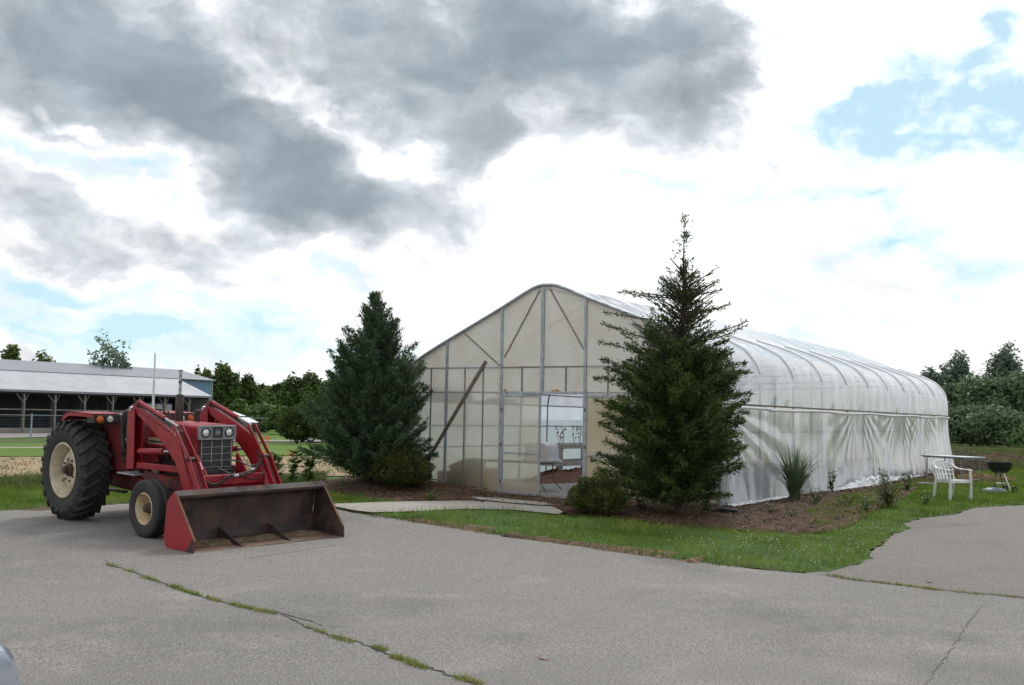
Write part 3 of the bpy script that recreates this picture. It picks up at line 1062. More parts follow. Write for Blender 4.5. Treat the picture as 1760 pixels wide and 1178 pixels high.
# fixing rail and rolled film along the near eave, side curtains
MB().bar((3.895, -0.02, 1.935), (3.895, LEN+0.03, 1.935), 0.03, 0.035).build('eave_rail', M['brace_wood'], GH, bevel=0.004)
pts = []
rr = []
for k in range(0, 200):
    y = LEN*k/199
    pts.append((3.915+0.008*math.sin(y*2.1), y, 1.87+0.014*math.sin(y*1.3)+0.01*nz3(y*2, 0, 5)))
    rr.append(0.034+0.014*nz3(y*1.7, 3, 0))
MB().tube(pts, rr, 8).build('rolled_film', M['skirt_film'], GH, smooth=180)
def curtain(i, j):
    y = -0.02+i*(LEN+0.04)
    z = 1.86*(1-j)
    d = j                       # 0 at the eave, 1 at the ground
    o = 0.02+0.10*d**2+0.16*d**2*max(0, (y-17)/5)**1.5
    # drapes fanning down and away from the corner
    if y < 6.0:
        ang = math.atan2(1.95-z, y+0.3)
        e = math.exp(-((y-1.8)/2.0)**2)*math.sin(math.pi*min(1, d*1.25))
        o += 0.010*e*math.sin(ang*38)
    # fan of short drapes under the eave further back
    for (yc, wd) in ((9.6, 2.6), (14.2, 1.9), (17.4, 1.6)):
        ang = math.atan2(2.25-z, y-yc+1e-6)
        e = math.exp(-((y-yc)/wd)**2)*max(0, 1-d*1.25)*min(1, d*8)
        o += 0.008*e*math.sin(ang*30)
    o += 0.018*nz3(y*0.9, z*0.35, 2)*(0.4+d)+0.010*math.sin(y*9+3*nz3(y*0.7, z*0.5, 4))*d*(1-d)*2.5
    o += 0.018*nz3(y*2.6, z*0.7, 7)
    w = (y/BAY) % 1.0
    o -= 0.03*math.sin(math.pi*w)*math.sin(math.pi*d)
    return (3.88+o, y, z+0.0)
MB().grid(curtain, 400, 44).build('side_curtain', M['side_film'], GH, smooth=180, fix=False)
M['far_film'] = film_mat('far_film', 0.20, 0.62, 0.18, 0.25, col=(0.80, 0.89, 1.0))  # blue of the sky behind is put into the film's tint
def curtain_l(i, j):
    y = i*LEN
    z = 1.95*(1-j)
    return (-3.74-0.02*j+0.02*nz3(y, z, 0), y, z)
MB().grid(curtain_l, 80, 6).build('side_curtain', M['far_film'], GH, smooth=180, fix=False)
# crumpled spare film lying along the foot of the curtain
def crumple(i, j):
    y = 6.0+i*11.0
    a = (j-0.5)
    amp = math.sin(math.pi*min(1, i*1.02))
    big = 0.6+0.9*math.exp(-((y-9.5)/1.5)**2)
    z = hz(4.1, y)+0.05+max(0.0, (0.18*big)*(1-4*a*a))*amp*(0.6+0.9*abs(nz3(y*2.4, a*2, 1)))+0.05*nz3(y*6, a*8, 3)*amp
    return (4.10+a*0.42*big*(0.8+0.4*nz3(y, 0, 9))+0.05*nz3(y*5, a*6, 8), y, z)
MB().grid(crumple, 260, 14).build('loose_film', M['skirt_film'], GH, smooth=180, fix=False)
def crumple2(i, j):
    y = 0.0+i*3.2
    a = (j-0.5)
    return (4.02+a*0.16+0.03*nz3(y*5, a*6, 8), y, hz(4, y)+0.055+0.05*(1-4*a*a)*(0.5+abs(nz3(y*5, a*2, 1))))
MB().grid(crumple2, 80, 6).build('loose_film', M['skirt_film'], GH, smooth=180, fix=False)

# gable ---------------------------------------------------------------
def gable_poly(u0, u1, z0, z1=None):
    top = [(u0, roof_z(u0)-0.03)]+[(u, z-0.03) for (u, z) in ARCH if u0 < u < u1]+[(u1, roof_z(u1)-0.03)]
    if z1 is not None:
        top = [(u0, z1), (u1, z1)]
    return [(u0, z0)]+top+[(u1, z0)]
POSTS = [-3.69, -2.387, -0.966, 0.0, 0.966, 2.387, 3.84]
for a, b in zip(POSTS[:-1], POSTS[1:]):
    MB().pane(gable_poly(a+0.004, b-0.004, 2.665), -0.007).build('gable_panel', M['panel'], GH)
    MB().pane([(a+0.004, 2.145), (a+0.004, 2.655), (b-0.004, 2.655), (b-0.004, 2.145)], -0.007).build('gable_panel', M['panel'], GH)
    if a < -0.9 and b < 0 or a > 0.9:
        tan = a > 0.9 and a < 1.5
        MB().pane([(a+0.004, 0.06), (a+0.004, 2.135), (b-0.004, 2.135), (b-0.004, 0.06)], -0.007).build('gable_panel', M['panel_tan'] if tan else M['panel_low'], GH)
def post(u, z0, z1, w=0.055, y=-0.035, name='post', m='galv', d=0.04):
    MB().box(u-w/2, y-d/2, z0, u+w/2, y+d/2, z1).build(name, M[m], GH, bevel=0.004)
post(-3.69, 0, roof_z(-3.69), 0.06)
post(3.84, 0, 2.2, 0.06)
post(-2.387, 0, roof_z(-2.387)-0.02, 0.055)
post(2.387, 0, roof_z(2.387)-0.02, 0.055)
post(-0.99, 0, roof_z(-0.99)-0.02, 0.062)
post(0.995, 0, roof_z(0.995)-0.02, 0.062)
post(0.0, 2.12, 4.30, 0.075)
for u in (-2.81, -1.92, -1.45):
    post(u, 0.05, 2.65, 0.03, -0.022, 'stud', 'wood_grey', 0.02)
for u in (-0.49, 0.55):
    post(u, 2.15, 2.65, 0.035, -0.022, 'stud', 'wood_grey', 0.02)
for u in (1.5, 1.95, 2.9, 3.4):
    post(u, 0.05, 2.65, 0.03, -0.022, 'stud', 'wood_grey', 0.02)
def rail(u0, u1, z, t=0.03, y=-0.03, m='galv', name='rail', d=0.03):
    MB().box(u0, y-d/2, z-t/2, u1, y+d/2, z+t/2).build(name, M[m], GH, bevel=0.003)
gaps = [(-3.66, -2.42), (-2.355, -1.022), (-0.958, -0.039), (0.039, 0.963), (1.027, 2.355), (2.42, 3.81)]
for a, b in gaps:
    rail(a, b, 2.655, 0.032, -0.030, 'wood_grey' if a > -1 and a < 0.9 else 'galv')
for a, b in gaps[:2]+gaps[4:]:
    rail(a, b, 2.135, 0.030, -0.030)
rail(-0.958, 0.963, 2.125, 0.055, -0.032, name='door_header')
for (p, q) in (((-1.98, 3.42), (-1.02, 2.68)), ((-0.09, 4.24), (-0.93, 2.86)), ((0.15, 4.26), (0.98, 2.96)), ((3.0, 2.68), (2.42, 3.35))):
    MB().bar((p[0], -0.026, p[1]), (q[0], -0.026, q[1]), 0.025, 0.03, (0, 1, 0)).build('diagonal_strut', M['wood_grey'], GH, bevel=0.003)
MB().bar((-1.36, -0.066, 2.79), (-2.95, -0.066, 0.48), 0.03, 0.075, (0, 0, 1)).build('timber_brace', M['brace_wood'], GH, bevel=0.004)
# rim of the gable
MB().tube([(u, -0.035, z-0.005) for (u, z) in ARCH], 0.034, 8).build('gable_rim', M['galv'], GH, smooth=60)
MB().box(-3.66, -0.05, 0.0, -1.02, -0.012, 0.055).build('sill_board', M['wood_grey'], GH, bevel=0.004)
MB().box(1.03, -0.05, 0.0, 3.81, -0.012, 0.10).build('sill_board', M['wood_grey'], GH, bevel=0.004)
# rust streaks just above the door header
for (u, w, z) in ((-0.90, 0.10, 0.09), (0.33, 0.26, 0.055)):
    MB().prism([(u-w/2, 2.155), (u-w*0.35, 2.155+z*0.5), (u-w*0.1, 2.155+z*0.35), (u, 2.155+z), (u+w*0.2, 2.155+z*0.4), (u+w/2, 2.155)], -0.013, -0.011).build('rust_streak', M['rust_stain'], GH)
# doors
def door(u0, u1, y0, y1, pm, hinge_u):
    d = bpy.data.objects.new('door', None)
    COL.objects.link(d)
    d.parent = GH
    t = 0.045
    fr = MB()
    for z0, z1 in ((0.03, 0.09), (0.865, 0.90), (2.04, 2.085)):
        fr.box(u0+t, y0, z0, u1-t, y1, z1)
    fr.box(u0, y0, 0.03, u0+t, y1, 2.085)
    fr.box(u1-t, y0, 0.03, u1, y1, 2.085)
    fr.build('door_frame', M['galv'], d, bevel=0.003)
    ym = (y0+y1)/2
    MB().pane([(u0+t, 0.09), (u0+t, 2.04), (u1-t, 2.04), (u1-t, 0.09)], ym).build('door_panel', pm, d)
    for z in (0.30, 1.05, 1.78):
        MB().box(hinge_u-0.012, y0-0.012, z-0.03, hinge_u+0.012, y0-0.002, z+0.03).build('hinge', M['black'], d)
    hu = u1-0.02 if hinge_u == u0 else u0+0.02
    MB().box(hu-0.012, y0-0.03, 0.84, hu+0.012, y0-0.002, 0.94).build('handle', M['galv'], d, bevel=0.003)
    return d
door(-0.955, -0.012, -0.060, -0.030, M['panel_low'], -0.955)
door(1.03, 1.97, -0.095, -0.062, M['panel_tan'], 1.03)
# far gable
MB().pane(gable_poly(-3.69, 3.84, 0.05), LEN+0.01).build('gable_panel', M['panel'], GH)
for u in (-2.387, -0.966, 0.966, 2.387):
    MB().box(u-0.03, LEN-0.05, 0, u+0.03, LEN-0.01, roof_z(u)-0.05).build('post', M['galv'], GH)

# ------------------------------------------------------------------ things inside
def pail():
    t = empty('pail', (-1.49, 0.36, 0.05), 'stack of cream plastic pails just inside the greenhouse panel left of the door', 'pail')
    MB().lathe([(0, 0), (0.135, 0), (0.16, 0.27), (0.17, 0.275), (0.17, 0.30), (0.155, 0.30)], n=28).build('bucket_body', M['cream'], t, smooth=40)
    MB().lathe([(0.150, 0.305), (0.165, 0.44), (0.172, 0.445), (0.172, 0.475), (0, 0.48)], n=28).build('lid', M['cream'], t, smooth=40)
    MB().tube([(-0.165, 0, 0.27), (-0.13, -0.12, 0.16), (0, -0.175, 0.12), (0.13, -0.12, 0.16), (0.165, 0, 0.27)], 0.004, 5).build('handle', M['galv'], t)
pail()
t = empty('storage_bin', (-2.12, 0.42, 0.05), 'dark plastic bin leaning behind the greenhouse panel near the timber brace', 'bin')
MB().prism([(-0.30, 0.0), (-0.34, 0.45), (0.05, 0.62), (0.22, 0.58), (0.30, 0.0)], -0.22, 0.22).build('bin_body', M['black'], t, bevel=0.02)
MB().prism([(-0.38, 0.455), (-0.36, 0.49), (0.06, 0.665), (0.26, 0.62), (0.26, 0.59), (0.05, 0.63)], -0.25, 0.25).build('bin_lid', M['dark_and_shade'], t, bevel=0.01)
t = empty('floor_vent_box', (-2.75, 0.5, 0.05), 'small grey slatted heater box on the greenhouse floor by the corner', 'box')
MB().box(-0.16, -0.15, 0.02, 0.16, 0.15, 0.36).build('case', M['seat_vinyl'], t, bevel=0.01)
for z in (0.08, 0.15, 0.22, 0.29):
    MB().box(-0.13, -0.165, z-0.012, 0.13, -0.152, z+0.012).build('slat', M['grey_paint'], t)
# folding table with a white tub on it
t = empty('folding_table', (-1.62, 1.62, 0.05), 'white folding table inside the greenhouse behind the closed door leaf', 'table')
MB().box(-1.0, -0.38, 0.60, 0.99, 0.38, 0.62).build('tabletop', M['white_plastic'], t, bevel=0.01)
MB().box(-0.95, -0.34, 0.555, 0.95, 0.34, 0.575).build('table_frame', M['grey_paint'], t)
for sx in (-1, 1):
    for sy in (-1, 1):
        MB().tube([(sx*0.78, sy*0.30, 0.56), (sx*0.78, sy*0.30, 0.25), (sx*0.86, sy*0.32, 0.12), (sx*0.98, sy*0.36, 0.0)], 0.013, 6).build('leg', M['brace_wood'], t, smooth=60)
    MB().tube([(sx*0.78, -0.30, 0.25), (sx*0.78, 0.30, 0.25)], 0.009, 6).build('crossbar', M['brace_wood'], t)
t = empty('plastic_tub', (-0.98, 1.55, 0.67), 'white upturned plastic tub on the folding table in the doorway', 'tub')
MB().prism([(-0.40, 0.0), (-0.37, 0.24), (-0.34, 0.36), (-0.26, 0.41), (0.26, 0.41), (0.34, 0.36), (0.37, 0.24), (0.40, 0.0)], -0.25, 0.25).build('tub_body', M['white_plastic'], t, bevel=0.03)
MB().box(-0.43, -0.28, 0.005, 0.43, 0.28, 0.035).build('rim', M['white_plastic'], t, bevel=0.008)
# plant benches along the left wall
def bench(x, y, L, lab):
    t = empty('plant_bench', (x, y, 0.04), lab, 'bench', 'plant benches along the greenhouse wall')
    for z in (0.42, 0.86):
        m = MB()
        n = 7
        for k in range(n):
            a = -0.45+k*0.9/(n-1)
            m.box(a-0.045, 0, z, a+0.045, L, z+0.02)
        m.build('shelf', M['bench_wood'], t)
        MB().box(-0.51, 0, z-0.06, -0.485, L, z+0.045).build('side_board', M['bench_wood'], t)
        MB().box(0.485, 0, z-0.06, 0.51, L, z+0.045).build('side_board', M['bench_wood'], t)
        MB().box(-0.485, -0.02, z-0.06, 0.485, 0.0, z+0.045).build('end_board', M['bench_wood'], t)
    for sx in (-0.44, 0.44):
        for yy in np.arange(0.08, L, 1.4):
            MB().box(sx-0.04, yy-0.04, 0, sx+0.04, yy+0.04, 0.84).build('leg', M['bench_wood'], t)
M['bench_wood'] = mat('whitewashed_wood', (0.50, 0.46, 0.42), (0.36, 0.31, 0.27), 8, rough=0.85, col3=(0.3, 0.16, 0.12), scale3=3, mid3=(0.6, 0.7))
bench(-2.85, 5.0, 5.6, 'nearest whitewashed slatted plant bench seen through the open greenhouse doorway')
bench(-2.85, 11.2, 5.6, 'farther whitewashed slatted plant bench deep inside the greenhouse')
def heap(name, x, y, rx, ry, hh, mt, lab, cat, n=26, sd=0):
    def fn(i, j):
        r = i
        a = j*2*math.pi
        px, py = x+rx*r*math.cos(a)*(1+0.15*nz3(math.cos(a)*2, math.sin(a)*2, sd)), y+ry*r*math.sin(a)*(1+0.15*nz3(math.cos(a)*2, math.sin(a)*2, sd+5))
        z = hz(px, py)+0.02+hh*(1-r*r)*(0.7+0.6*nz3(px*2.5, py*2.5, sd))+0.05*hh*nz3(px*9, py*9, sd)*4*(1-r)
        return (px, py, z)
    o = MB().grid(fn, 14, n).build(name, mt, smooth=180, fix=False)
    return tag(o, lab, cat)
heap('litter_heap', -2.5, 5.6, 1.0, 2.4, 0.36, M['red_soil'], 'red brown heap of plant litter on the floor under the nearest bench', 'heap', sd=3)
heap('litter_heap', -1.2, 8.2, 0.9, 1.4, 0.22, M['red_soil'], 'low red brown heap of litter in the greenhouse aisle', 'heap', sd=8)
M['dry_pale'] = mat('pale_dry_stalk', (0.34, 0.25, 0.19), (0.24, 0.17, 0.12), 9, rough=0.9)
# dead plants standing on the bench
rs = np.random.RandomState(4)
for k in range(9):
    x, y = -2.85+rs.uniform(-0.35, 0.35), 5.2+k*0.6
    m = MB()
    for s in range(4):
        a = rs.uniform(0, 6.28)
        q = rs.uniform(0.03, 0.12)
        m.tube([(x, y, 0.92), (x+q*0.4*math.cos(a), y+q*0.4*math.sin(a), 1.1), (x+q*math.cos(a), y+q*math.sin(a), 1.1+rs.uniform(0.0, 0.22))], 0.004, 4)
        for w in range(3):
            cx, cy, cz = x+q*math.cos(a)*rs.uniform(0.5, 1.1), y+q*math.sin(a)*rs.uniform(0.5, 1.1), 1.1+rs.uniform(0, 0.3)
            m.box(cx-0.012, cy-0.012, cz-0.02, cx+0.012, cy+0.012, cz+0.015)
    o = m.build('dried_plant', M['dry_pale'])
    tag(o, 'dried brown plant standing in the row on the whitewashed bench inside', 'plant', 'dried plants on the greenhouse bench')


# ------------------------------------------------------------------ tractor with front loader
def tractor_frame():
    th, ro, pi_ = -0.174, 0.023, -0.029
    def B(P):
        X, Y, Z = P
        X, Z = X*math.cos(pi_)-Z*math.sin(pi_), X*math.sin(pi_)+Z*math.cos(pi_)
        Y, Z = Y*math.cos(ro)-Z*math.sin(ro), Y*math.sin(ro)+Z*math.cos(ro)
        return Vector((X*math.cos(th)-Y*math.sin(th), X*math.sin(th)+Y*math.cos(th), Z))
    a, b, c = B((1, 0, 0)), B((0, 1, 0)), B((0, 0, 1))
    return Matrix(((a.x, b.x, c.x), (a.y, b.y, c.y), (a.z, b.z, c.z)))
TR = empty('tractor', (-3.172, -7.791, -0.036), 'red farm tractor with a front loader and wide bucket lowered onto the asphalt', 'tractor', mat3=tractor_frame())

def sub(name, parent, loc=(0, 0, 0)):
    o = bpy.data.objects.new(name, None)
    COL.objects.link(o)
    o.parent = parent
    o.location = loc
    return o

def rear_wheel(side):
    """side -1: the tractor's right (towards the lens)"""
    w = sub('rear_wheel', TR, (0, side*0.725, 0.751))
    Ro, Ri, hw = 0.715, 0.40, 0.225
    prof = [(0.40, -0.19), (0.44, -0.205), (0.52, -0.235), (0.60, -0.238), (0.66, -0.222), (0.695, -0.19), (0.708, -0.10), (0.712, 0),
            (0.708, 0.10), (0.695, 0.19), (0.66, 0.222), (0.60, 0.238), (0.52, 0.235), (0.44, 0.205), (0.40, 0.19), (0.385, 0.12), (0.385, -0.12)]
    ty = MB().lathe(prof, axis='Y', n=64, closed=True).build('tyre', M['rubber'], w, smooth=35)
    lug = MB()
    N = 23
    for k in range(N):
        for s in (-1, 1):
            a0 = 2*math.pi*(k+(0.25 if s > 0 else -0.25))/N
            steps = 9
            vs = []
            for i in range(steps):
                t = i/(steps-1)
                if t < 0.22:                       # lug end bending down the shoulder
                    q = t/0.22
                    y = s*(0.238-0.02*q)
                    rb = 0.615+0.07*q
                    rt_ = rb+0.022+0.012*q
                    yo = s*0.020*(1-q)
                    a = a0
                else:
                    q = (t-0.22)/0.78
                    y = s*(0.215-0.232*q)
                    rb = 0.692+0.014*min(1, q*3)
                    rt_ = 0.748+0.004*min(1, q*2)
                    yo = 0
                    a = a0+0.20*q**1.15
                wa = 0.027+0.008*(1-t)
                for (rr_, aw, yy) in ((rb-0.02, wa*1.35, y), (rt_, wa, y+yo), (rt_, -wa, y+yo), (rb-0.02, -wa*1.35, y)):
                    aa = a+aw/rr_*0.75
                    vs.append((rr_*math.cos(aa), yy, rr_*math.sin(aa)))
            fs = []
            for i in range(steps-1):
                for c in range(3):
                    fs.append((i*4+c, i*4+c+1, i*4+4+c+1, i*4+4+c))
            fs.append((0, 1, 2, 3))
            e = (steps-1)*4
            fs.append((e+3, e+2, e+1, e))
            lug.add(vs, fs)
    lug.build('tread', M['rubber'], ty, bevel=0.006)
    # rim: flange, well and dished disc
    o = side
    MB().lathe([(0.415, o*0.200), (0.425, o*0.212), (0.405, o*0.222), (0.385, o*0.205), (0.375, o*0.17), (0.345, o*0.12), (0.340, o*-0.10), (0.38, o*-0.19), (0.41, o*-0.21)], axis='Y', n=56).build('rim', M['cream'], w, smooth=40)
    d = MB().lathe([(0.342, o*0.035), (0.30, o*0.060), (0.26, o*0.085), (0.20, o*0.105), (0.15, o*0.108), (0.135, o*0.085), (0.0, o*0.085)], axis='Y', n=48).build('disc', M['cream'], w, smooth=30)
    MB().lathe([(0.10, o*0.08), (0.10, o*0.125), (0.065, o*0.135), (0.055, o*0.20), (0, o*0.205)], axis='Y', n=20).build('hub', M['hub_brown'], w, smooth=30)
    for k in range(8):
        a = 2*math.pi*k/8+0.2
        MB().lathe([(0.017, 0), (0.017, o*0.022), (0, o*0.022)], c=(0.168*math.cos(a), o*0.106, 0.168*math.sin(a)), axis='Y', n=6).build('bolt', M['hub_brown'], d)
    for k in range(4):
        a = 2*math.pi*k/4+0.5
        MB().box(-0.03, -0.02, -0.02, 0.03, 0.02, 0.02).build('rim_clamp', M['cream_rust'], d, loc=(0.325*math.cos(a), o*0.075, 0.325*math.sin(a)))
    return w

def front_wheel(side):
    w = sub('front_wheel', TR, (2.42, side*0.845, 0.401))
    g = []
    prof = [(0.205, -0.085), (0.24, -0.105), (0.31, -0.122), (0.36, -0.118), (0.385, -0.10)]
    tr = []
    xs = [-0.095, -0.062, -0.056, -0.040, -0.034, -0.006, 0.006, 0.034, 0.040, 0.056, 0.062, 0.095]
    for i, y in enumerate(xs):
        deep = i in (2, 3, 8, 9) or i in (5, 6)
        tr.append(((0.383 if deep else 0.401)-0.010*(abs(y)/0.095)**2, y))
    prof += tr+[(0.385, 0.10), (0.36, 0.118), (0.31, 0.122), (0.24, 0.105), (0.205, 0.085), (0.20, 0.0)]
    MB().lathe(prof, axis='Y', n=56, closed=True).build('tyre', M['rubber'], w, smooth=30)
    o = side
    MB().lathe([(0.214, o*0.088), (0.224, o*0.098), (0.212, o*0.106), (0.198, o*0.095), (0.190, o*0.07), (0.172, o*0.045), (0.165, o*-0.03), (0.16, o*-0.045), (0.10, o*-0.035), (0.085, o*-0.02), (0, o*-0.02)], axis='Y', n=44).build('rim', M['cream_rust'], w, smooth=35)
    MB().lathe([(0.078, o*-0.03), (0.075, o*0.035), (0.052, o*0.05), (0.045, o*0.09), (0.03, o*0.10), (0, o*0.10)], axis='Y', n=18).build('hub', M['hub_brown'], w, smooth=30)
    for k in range(6):
        a = 2*math.pi*k/6
        MB().lathe([(0.011, 0), (0.011, o*0.018), (0, o*0.018)], c=(0.115*math.cos(a), o*-0.03, 0.115*math.sin(a)), axis='Y', n=6).build('bolt', M['hub_brown'], w)
    return w
for s in (-1, 1):
    rear_wheel(s)
    front_wheel(s)

# drive line, engine, frame rails, axles
MB().prism([(-0.30, 0.50), (-0.30, 0.95), (0.35, 1.0), (0.75, 0.90), (1.15, 0.88), (1.15, 0.50), (0.6, 0.45)], -0.20, 0.20).build('transmission', M['red_dirty'], TR, bevel=0.03)
for s in (-1, 1):
    MB().lathe([(0.15, s*0.18), (0.13, s*0.35), (0.10, s*0.62)], c=(0, 0, 0.751), axis='Y', n=20).build('axle_housing', M['red_dirty'], TR, smooth=40)
MB().prism([(1.15, 0.52), (1.15, 1.22), (2.45, 1.18), (2.45, 0.58), (1.9, 0.46), (1.3, 0.46)], -0.17, 0.17).build('engine', M['grease'], TR, bevel=0.03)
for k in range(6):
    x = 1.38+k*0.17
    MB().box(x-0.05, -0.215, 1.0, x+0.05, -0.165, 1.12).build('manifold', M['grease'], TR, bevel=0.01)
MB().lathe([(0, 0), (0.055, 0), (0.055, 0.2), (0, 0.2)], c=(1.5, -0.25, 0.72), axis='Z', n=16).build('oil_filter', M['decal'], TR, smooth=40)
for s in (-1, 1):
    MB().box(1.05, s*0.24-0.025, 0.60, 2.72, s*0.24+0.025, 0.78).build('frame_rail', M['red'], TR, bevel=0.008)
MB().box(2.28, -0.62, 0.42, 2.56, 0.62, 0.54).build('front_axle', M['red_dirty'], TR, bevel=0.015)
MB().box(2.24, -0.16, 0.50, 2.60, 0.16, 0.70).build('axle_bolster', M['red_dirty'], TR, bevel=0.02)
for s in (-1, 1):
    MB().tube([(2.42, s*0.62, 0.62), (2.42, s*0.64, 0.34)], 0.045, 12).build('kingpin', M['red_dirty'], TR, smooth=40)
    MB().tube([(2.42, s*0.64, 0.41), (2.42, s*0.80, 0.401)], 0.035, 12).build('spindle', M['grease'], TR, smooth=40)
    MB().tube([(2.30, s*0.60, 0.47), (1.7, s*0.22, 0.56)], 0.016, 8).build('tie_rod', M['grease'], TR, smooth=40)
MB().box(2.46, -0.24, 0.66, 2.80, 0.24, 0.93).build('front_support', M['black'], TR, bevel=0.02)

# hood and side panels
def hood():
    m = MB()
    sec = []
    for k in range(13):
        a = math.pi*k/12
        cx = -math.cos(a)
        sec.append((0.30*math.copysign(abs(cx)**0.35, cx), 0.075*math.sin(a)**0.55))
    xs = [1.28, 1.32, 1.6, 2.0, 2.4, 2.66]
    v = []
    for i, x in enumerate(xs):
        top = 1.475+0.012*(1-abs(x-1.9)/0.8)
        wd = 1.0 if i else 0.96
        ring = [(x, -0.30*wd, 1.32)]+[(x, y*wd, top+z*(1.0 if i else 0.8)) for (y, z) in sec]+[(x, 0.30*wd, 1.32)]
        v.append(ring)
    n = len(v[0])
    vs = [p for r_ in v for p in r_]
    fs = [(i*n+k, i*n+k+1, (i+1)*n+k+1, (i+1)*n+k) for i in range(len(v)-1) for k in range(n-1)]
    fs.append(tuple(range(n)))
    fs.append(tuple((len(v)-1)*n+k for k in range(n-1, -1, -1)))
    return m.add(vs, fs)
hd_ = hood().build('hood', M['red'], TR, smooth=40)
for s in (-1, 1):
    y0, y1 = (0.275, 0.292) if s > 0 else (-0.292, -0.275)
    MB().prism([(1.30, 1.32), (2.66, 1.32), (2.66, 1.13), (2.30, 1.13), (2.22, 1.18), (1.30, 1.18)], y0, y1).build('side_panel', M['red'], TR, bevel=0.004)
    o = s*0.2935
    st = MB().prism([(1.34, 1.215), (1.92, 1.220), (1.92, 1.315), (1.34, 1.315)], min(o, o+s*0.002), max(o, o+s*0.002)).build('side_stripe', M['decal'], TR)
    MB().prism([(1.36, 1.238), (1.90, 1.243), (1.90, 1.272), (1.36, 1.267)], min(o+s*0.002, o+s*0.003), max(o+s*0.002, o+s*0.003)).build('stripe_line', M['black'], st)
    MB().prism([(1.20, 0.78), (1.20, 1.30), (1.29, 1.30), (1.60, 1.0), (1.60, 0.95), (1.29, 0.95), (1.29, 0.78)], min(s*0.26, s*0.275), max(s*0.26, s*0.275)).build('cowl_panel', M['red'], TR, bevel=0.004)
MB().prism([(2.44, 0.90), (2.44, 1.32), (2.675, 1.32), (2.675, 0.90)], -0.275, 0.275).build('grille_housing', M['red_dirty'], TR, bevel=0.01)
# headlight panel
hp = MB().prism([(-0.30, 1.350), (-0.30, 1.525), (-0.28, 1.540), (0.28, 1.540), (0.30, 1.525), (0.30, 1.350), (0.28, 1.338), (-0.28, 1.338)], 2.66, 2.700, 'YZ').build('headlight_panel', M['grey_paint'], TR, bevel=0.006)
fr = MB()
for (a, b, c, d) in ((-0.30, 1.520, 0.30, 1.538), (-0.30, 1.340, 0.30, 1.358), (-0.30, 1.358, -0.284, 1.520), (0.284, 1.358, 0.30, 1.520), (-0.098, 1.358, -0.086, 1.520), (0.086, 1.358, 0.098, 1.520)):
    fr.box(2.7005, a, b, 2.716, c, d)
fr.build('panel_rim', M['grey_paint'], hp, bevel=0.002)
em = MB().box(2.701, -0.085, 1.36, 2.705, 0.085, 1.518).build('badge_plate', M['dark_mesh'], hp)
# emblem: a letter H with a dotted i through it
e2 = MB()
for (a, b, c, d) in ((-0.034, 1.405, -0.022, 1.475), (0.022, 1.405, 0.034, 1.475), (-0.022, 1.436, 0.022, 1.446), (-0.006, 1.398, 0.006, 1.434), (-0.006, 1.448, 0.006, 1.468), (-0.006, 1.474, 0.006, 1.486)):
    e2.box(2.7055, a, b, 2.708, c, d)
e2.build('emblem', M['grey_paint'], hp)
for s in (-1, 1):
    hl = sub('headlight', TR, (2.702, s*0.19, 1.440))
    MB().lathe([(0.066, 0.0), (0.070, 0.016), (0.058, 0.018), (0.054, 0.004)], axis='X', n=28).build('bezel', M['black'], hl, smooth=40)
    MB().lathe([(0.054, 0.006), (0.040, 0.014), (0.0, 0.020)], axis='X', n=28).build('lens', M['lamp_glass'], hl, smooth=60)
# grille
gr = MB().box(2.676, -0.250, 0.94, 2.682, 0.250, 1.332).build('grille', M['dark_mesh'], TR)
gb = MB()
for y in (-0.250, -0.088, 0.082, 0.238):
    gb.box(2.6825, y, 0.94, 2.694, y+0.012, 1.332)
gb.build('grille_bars', M['grey_paint'], gr)
gb = MB()
for z in (0.945, 1.040, 1.135, 1.230):
    for (a, b) in ((-0.238, -0.088), (-0.076, 0.082), (0.094, 0.238)):
        gb.box(2.6825, a, z, 2.690, b, z+0.008)
gb.build('grille_crossbars', M['grey_paint'], gr)

# fenders with lamp boxes
for s in (-1, 1):
    f = sub('fender', TR)
    yo, yi = s*0.86, s*0.43
    path = [(-0.24, 1.50), (-0.20, 1.565), (-0.12, 1.61), (0.0, 1.628), (0.30, 1.635), (0.74, 1.625)]
    MB().sheet(path, min(yo, yi), max(yo, yi), 0.012).build('fender_top', M['red'], f, smooth=40)
    MB().prism([(-0.24, 1.49), (-0.19, 1.56), (-0.11, 1.605), (0.0, 1.62), (0.30, 1.63), (0.74, 1.62), (0.80, 1.42), (0.98, 1.05), (1.05, 0.80), (0.70, 0.78), (0.2, 0.9), (-0.4, 0.95)], min(yi, yi+s*0.012), max(yi, yi+s*0.012)).build('fender_side', M['red_dirty'], f)
    yl = yo-s*0.010
    MB().prism([(-0.24, 1.49), (-0.19, 1.56), (-0.11, 1.605), (0.0, 1.62), (0.30, 1.63), (0.735, 1.62), (0.735, 1.575), (0.30, 1.585), (-0.02, 1.575), (-0.15, 1.53), (-0.20, 1.48)], min(yl, yo), max(yl, yo)).build('fender_lip', M['red'], f)
    MB().box(0.52, min(s*0.445, s*0.845), 1.49, 0.755, max(s*0.445, s*0.845), 1.618).build('lamp_box', M['black'], f, bevel=0.012)
    am = MB().lathe([(0.054, 0), (0.050, 0.02), (0.0, 0.038)], c=(0.756, s*0.760, 1.552), axis='X', n=24).build('amber_lamp', M['amber'], f, smooth=50)
    MB().lathe([(0.046, 0), (0.046, 0.014), (0.038, 0.014), (0.0, 0.022)], c=(0.756, s*0.60, 1.555), axis='X', n=24).build('work_lamp', M['lamp_glass'], f, smooth=50)
    MB().box(1.12, min(s*0.34, s*0.66), 0.775, 1.62, max(s*0.34, s*0.66), 0.795).build('step', M['galv'], f, bevel=0.004)
    MB().bar((1.3, s*0.20, 0.62), (1.3, s*0.5, 0.775), 0.05, 0.02).build('step_bracket', M['grease'], f)

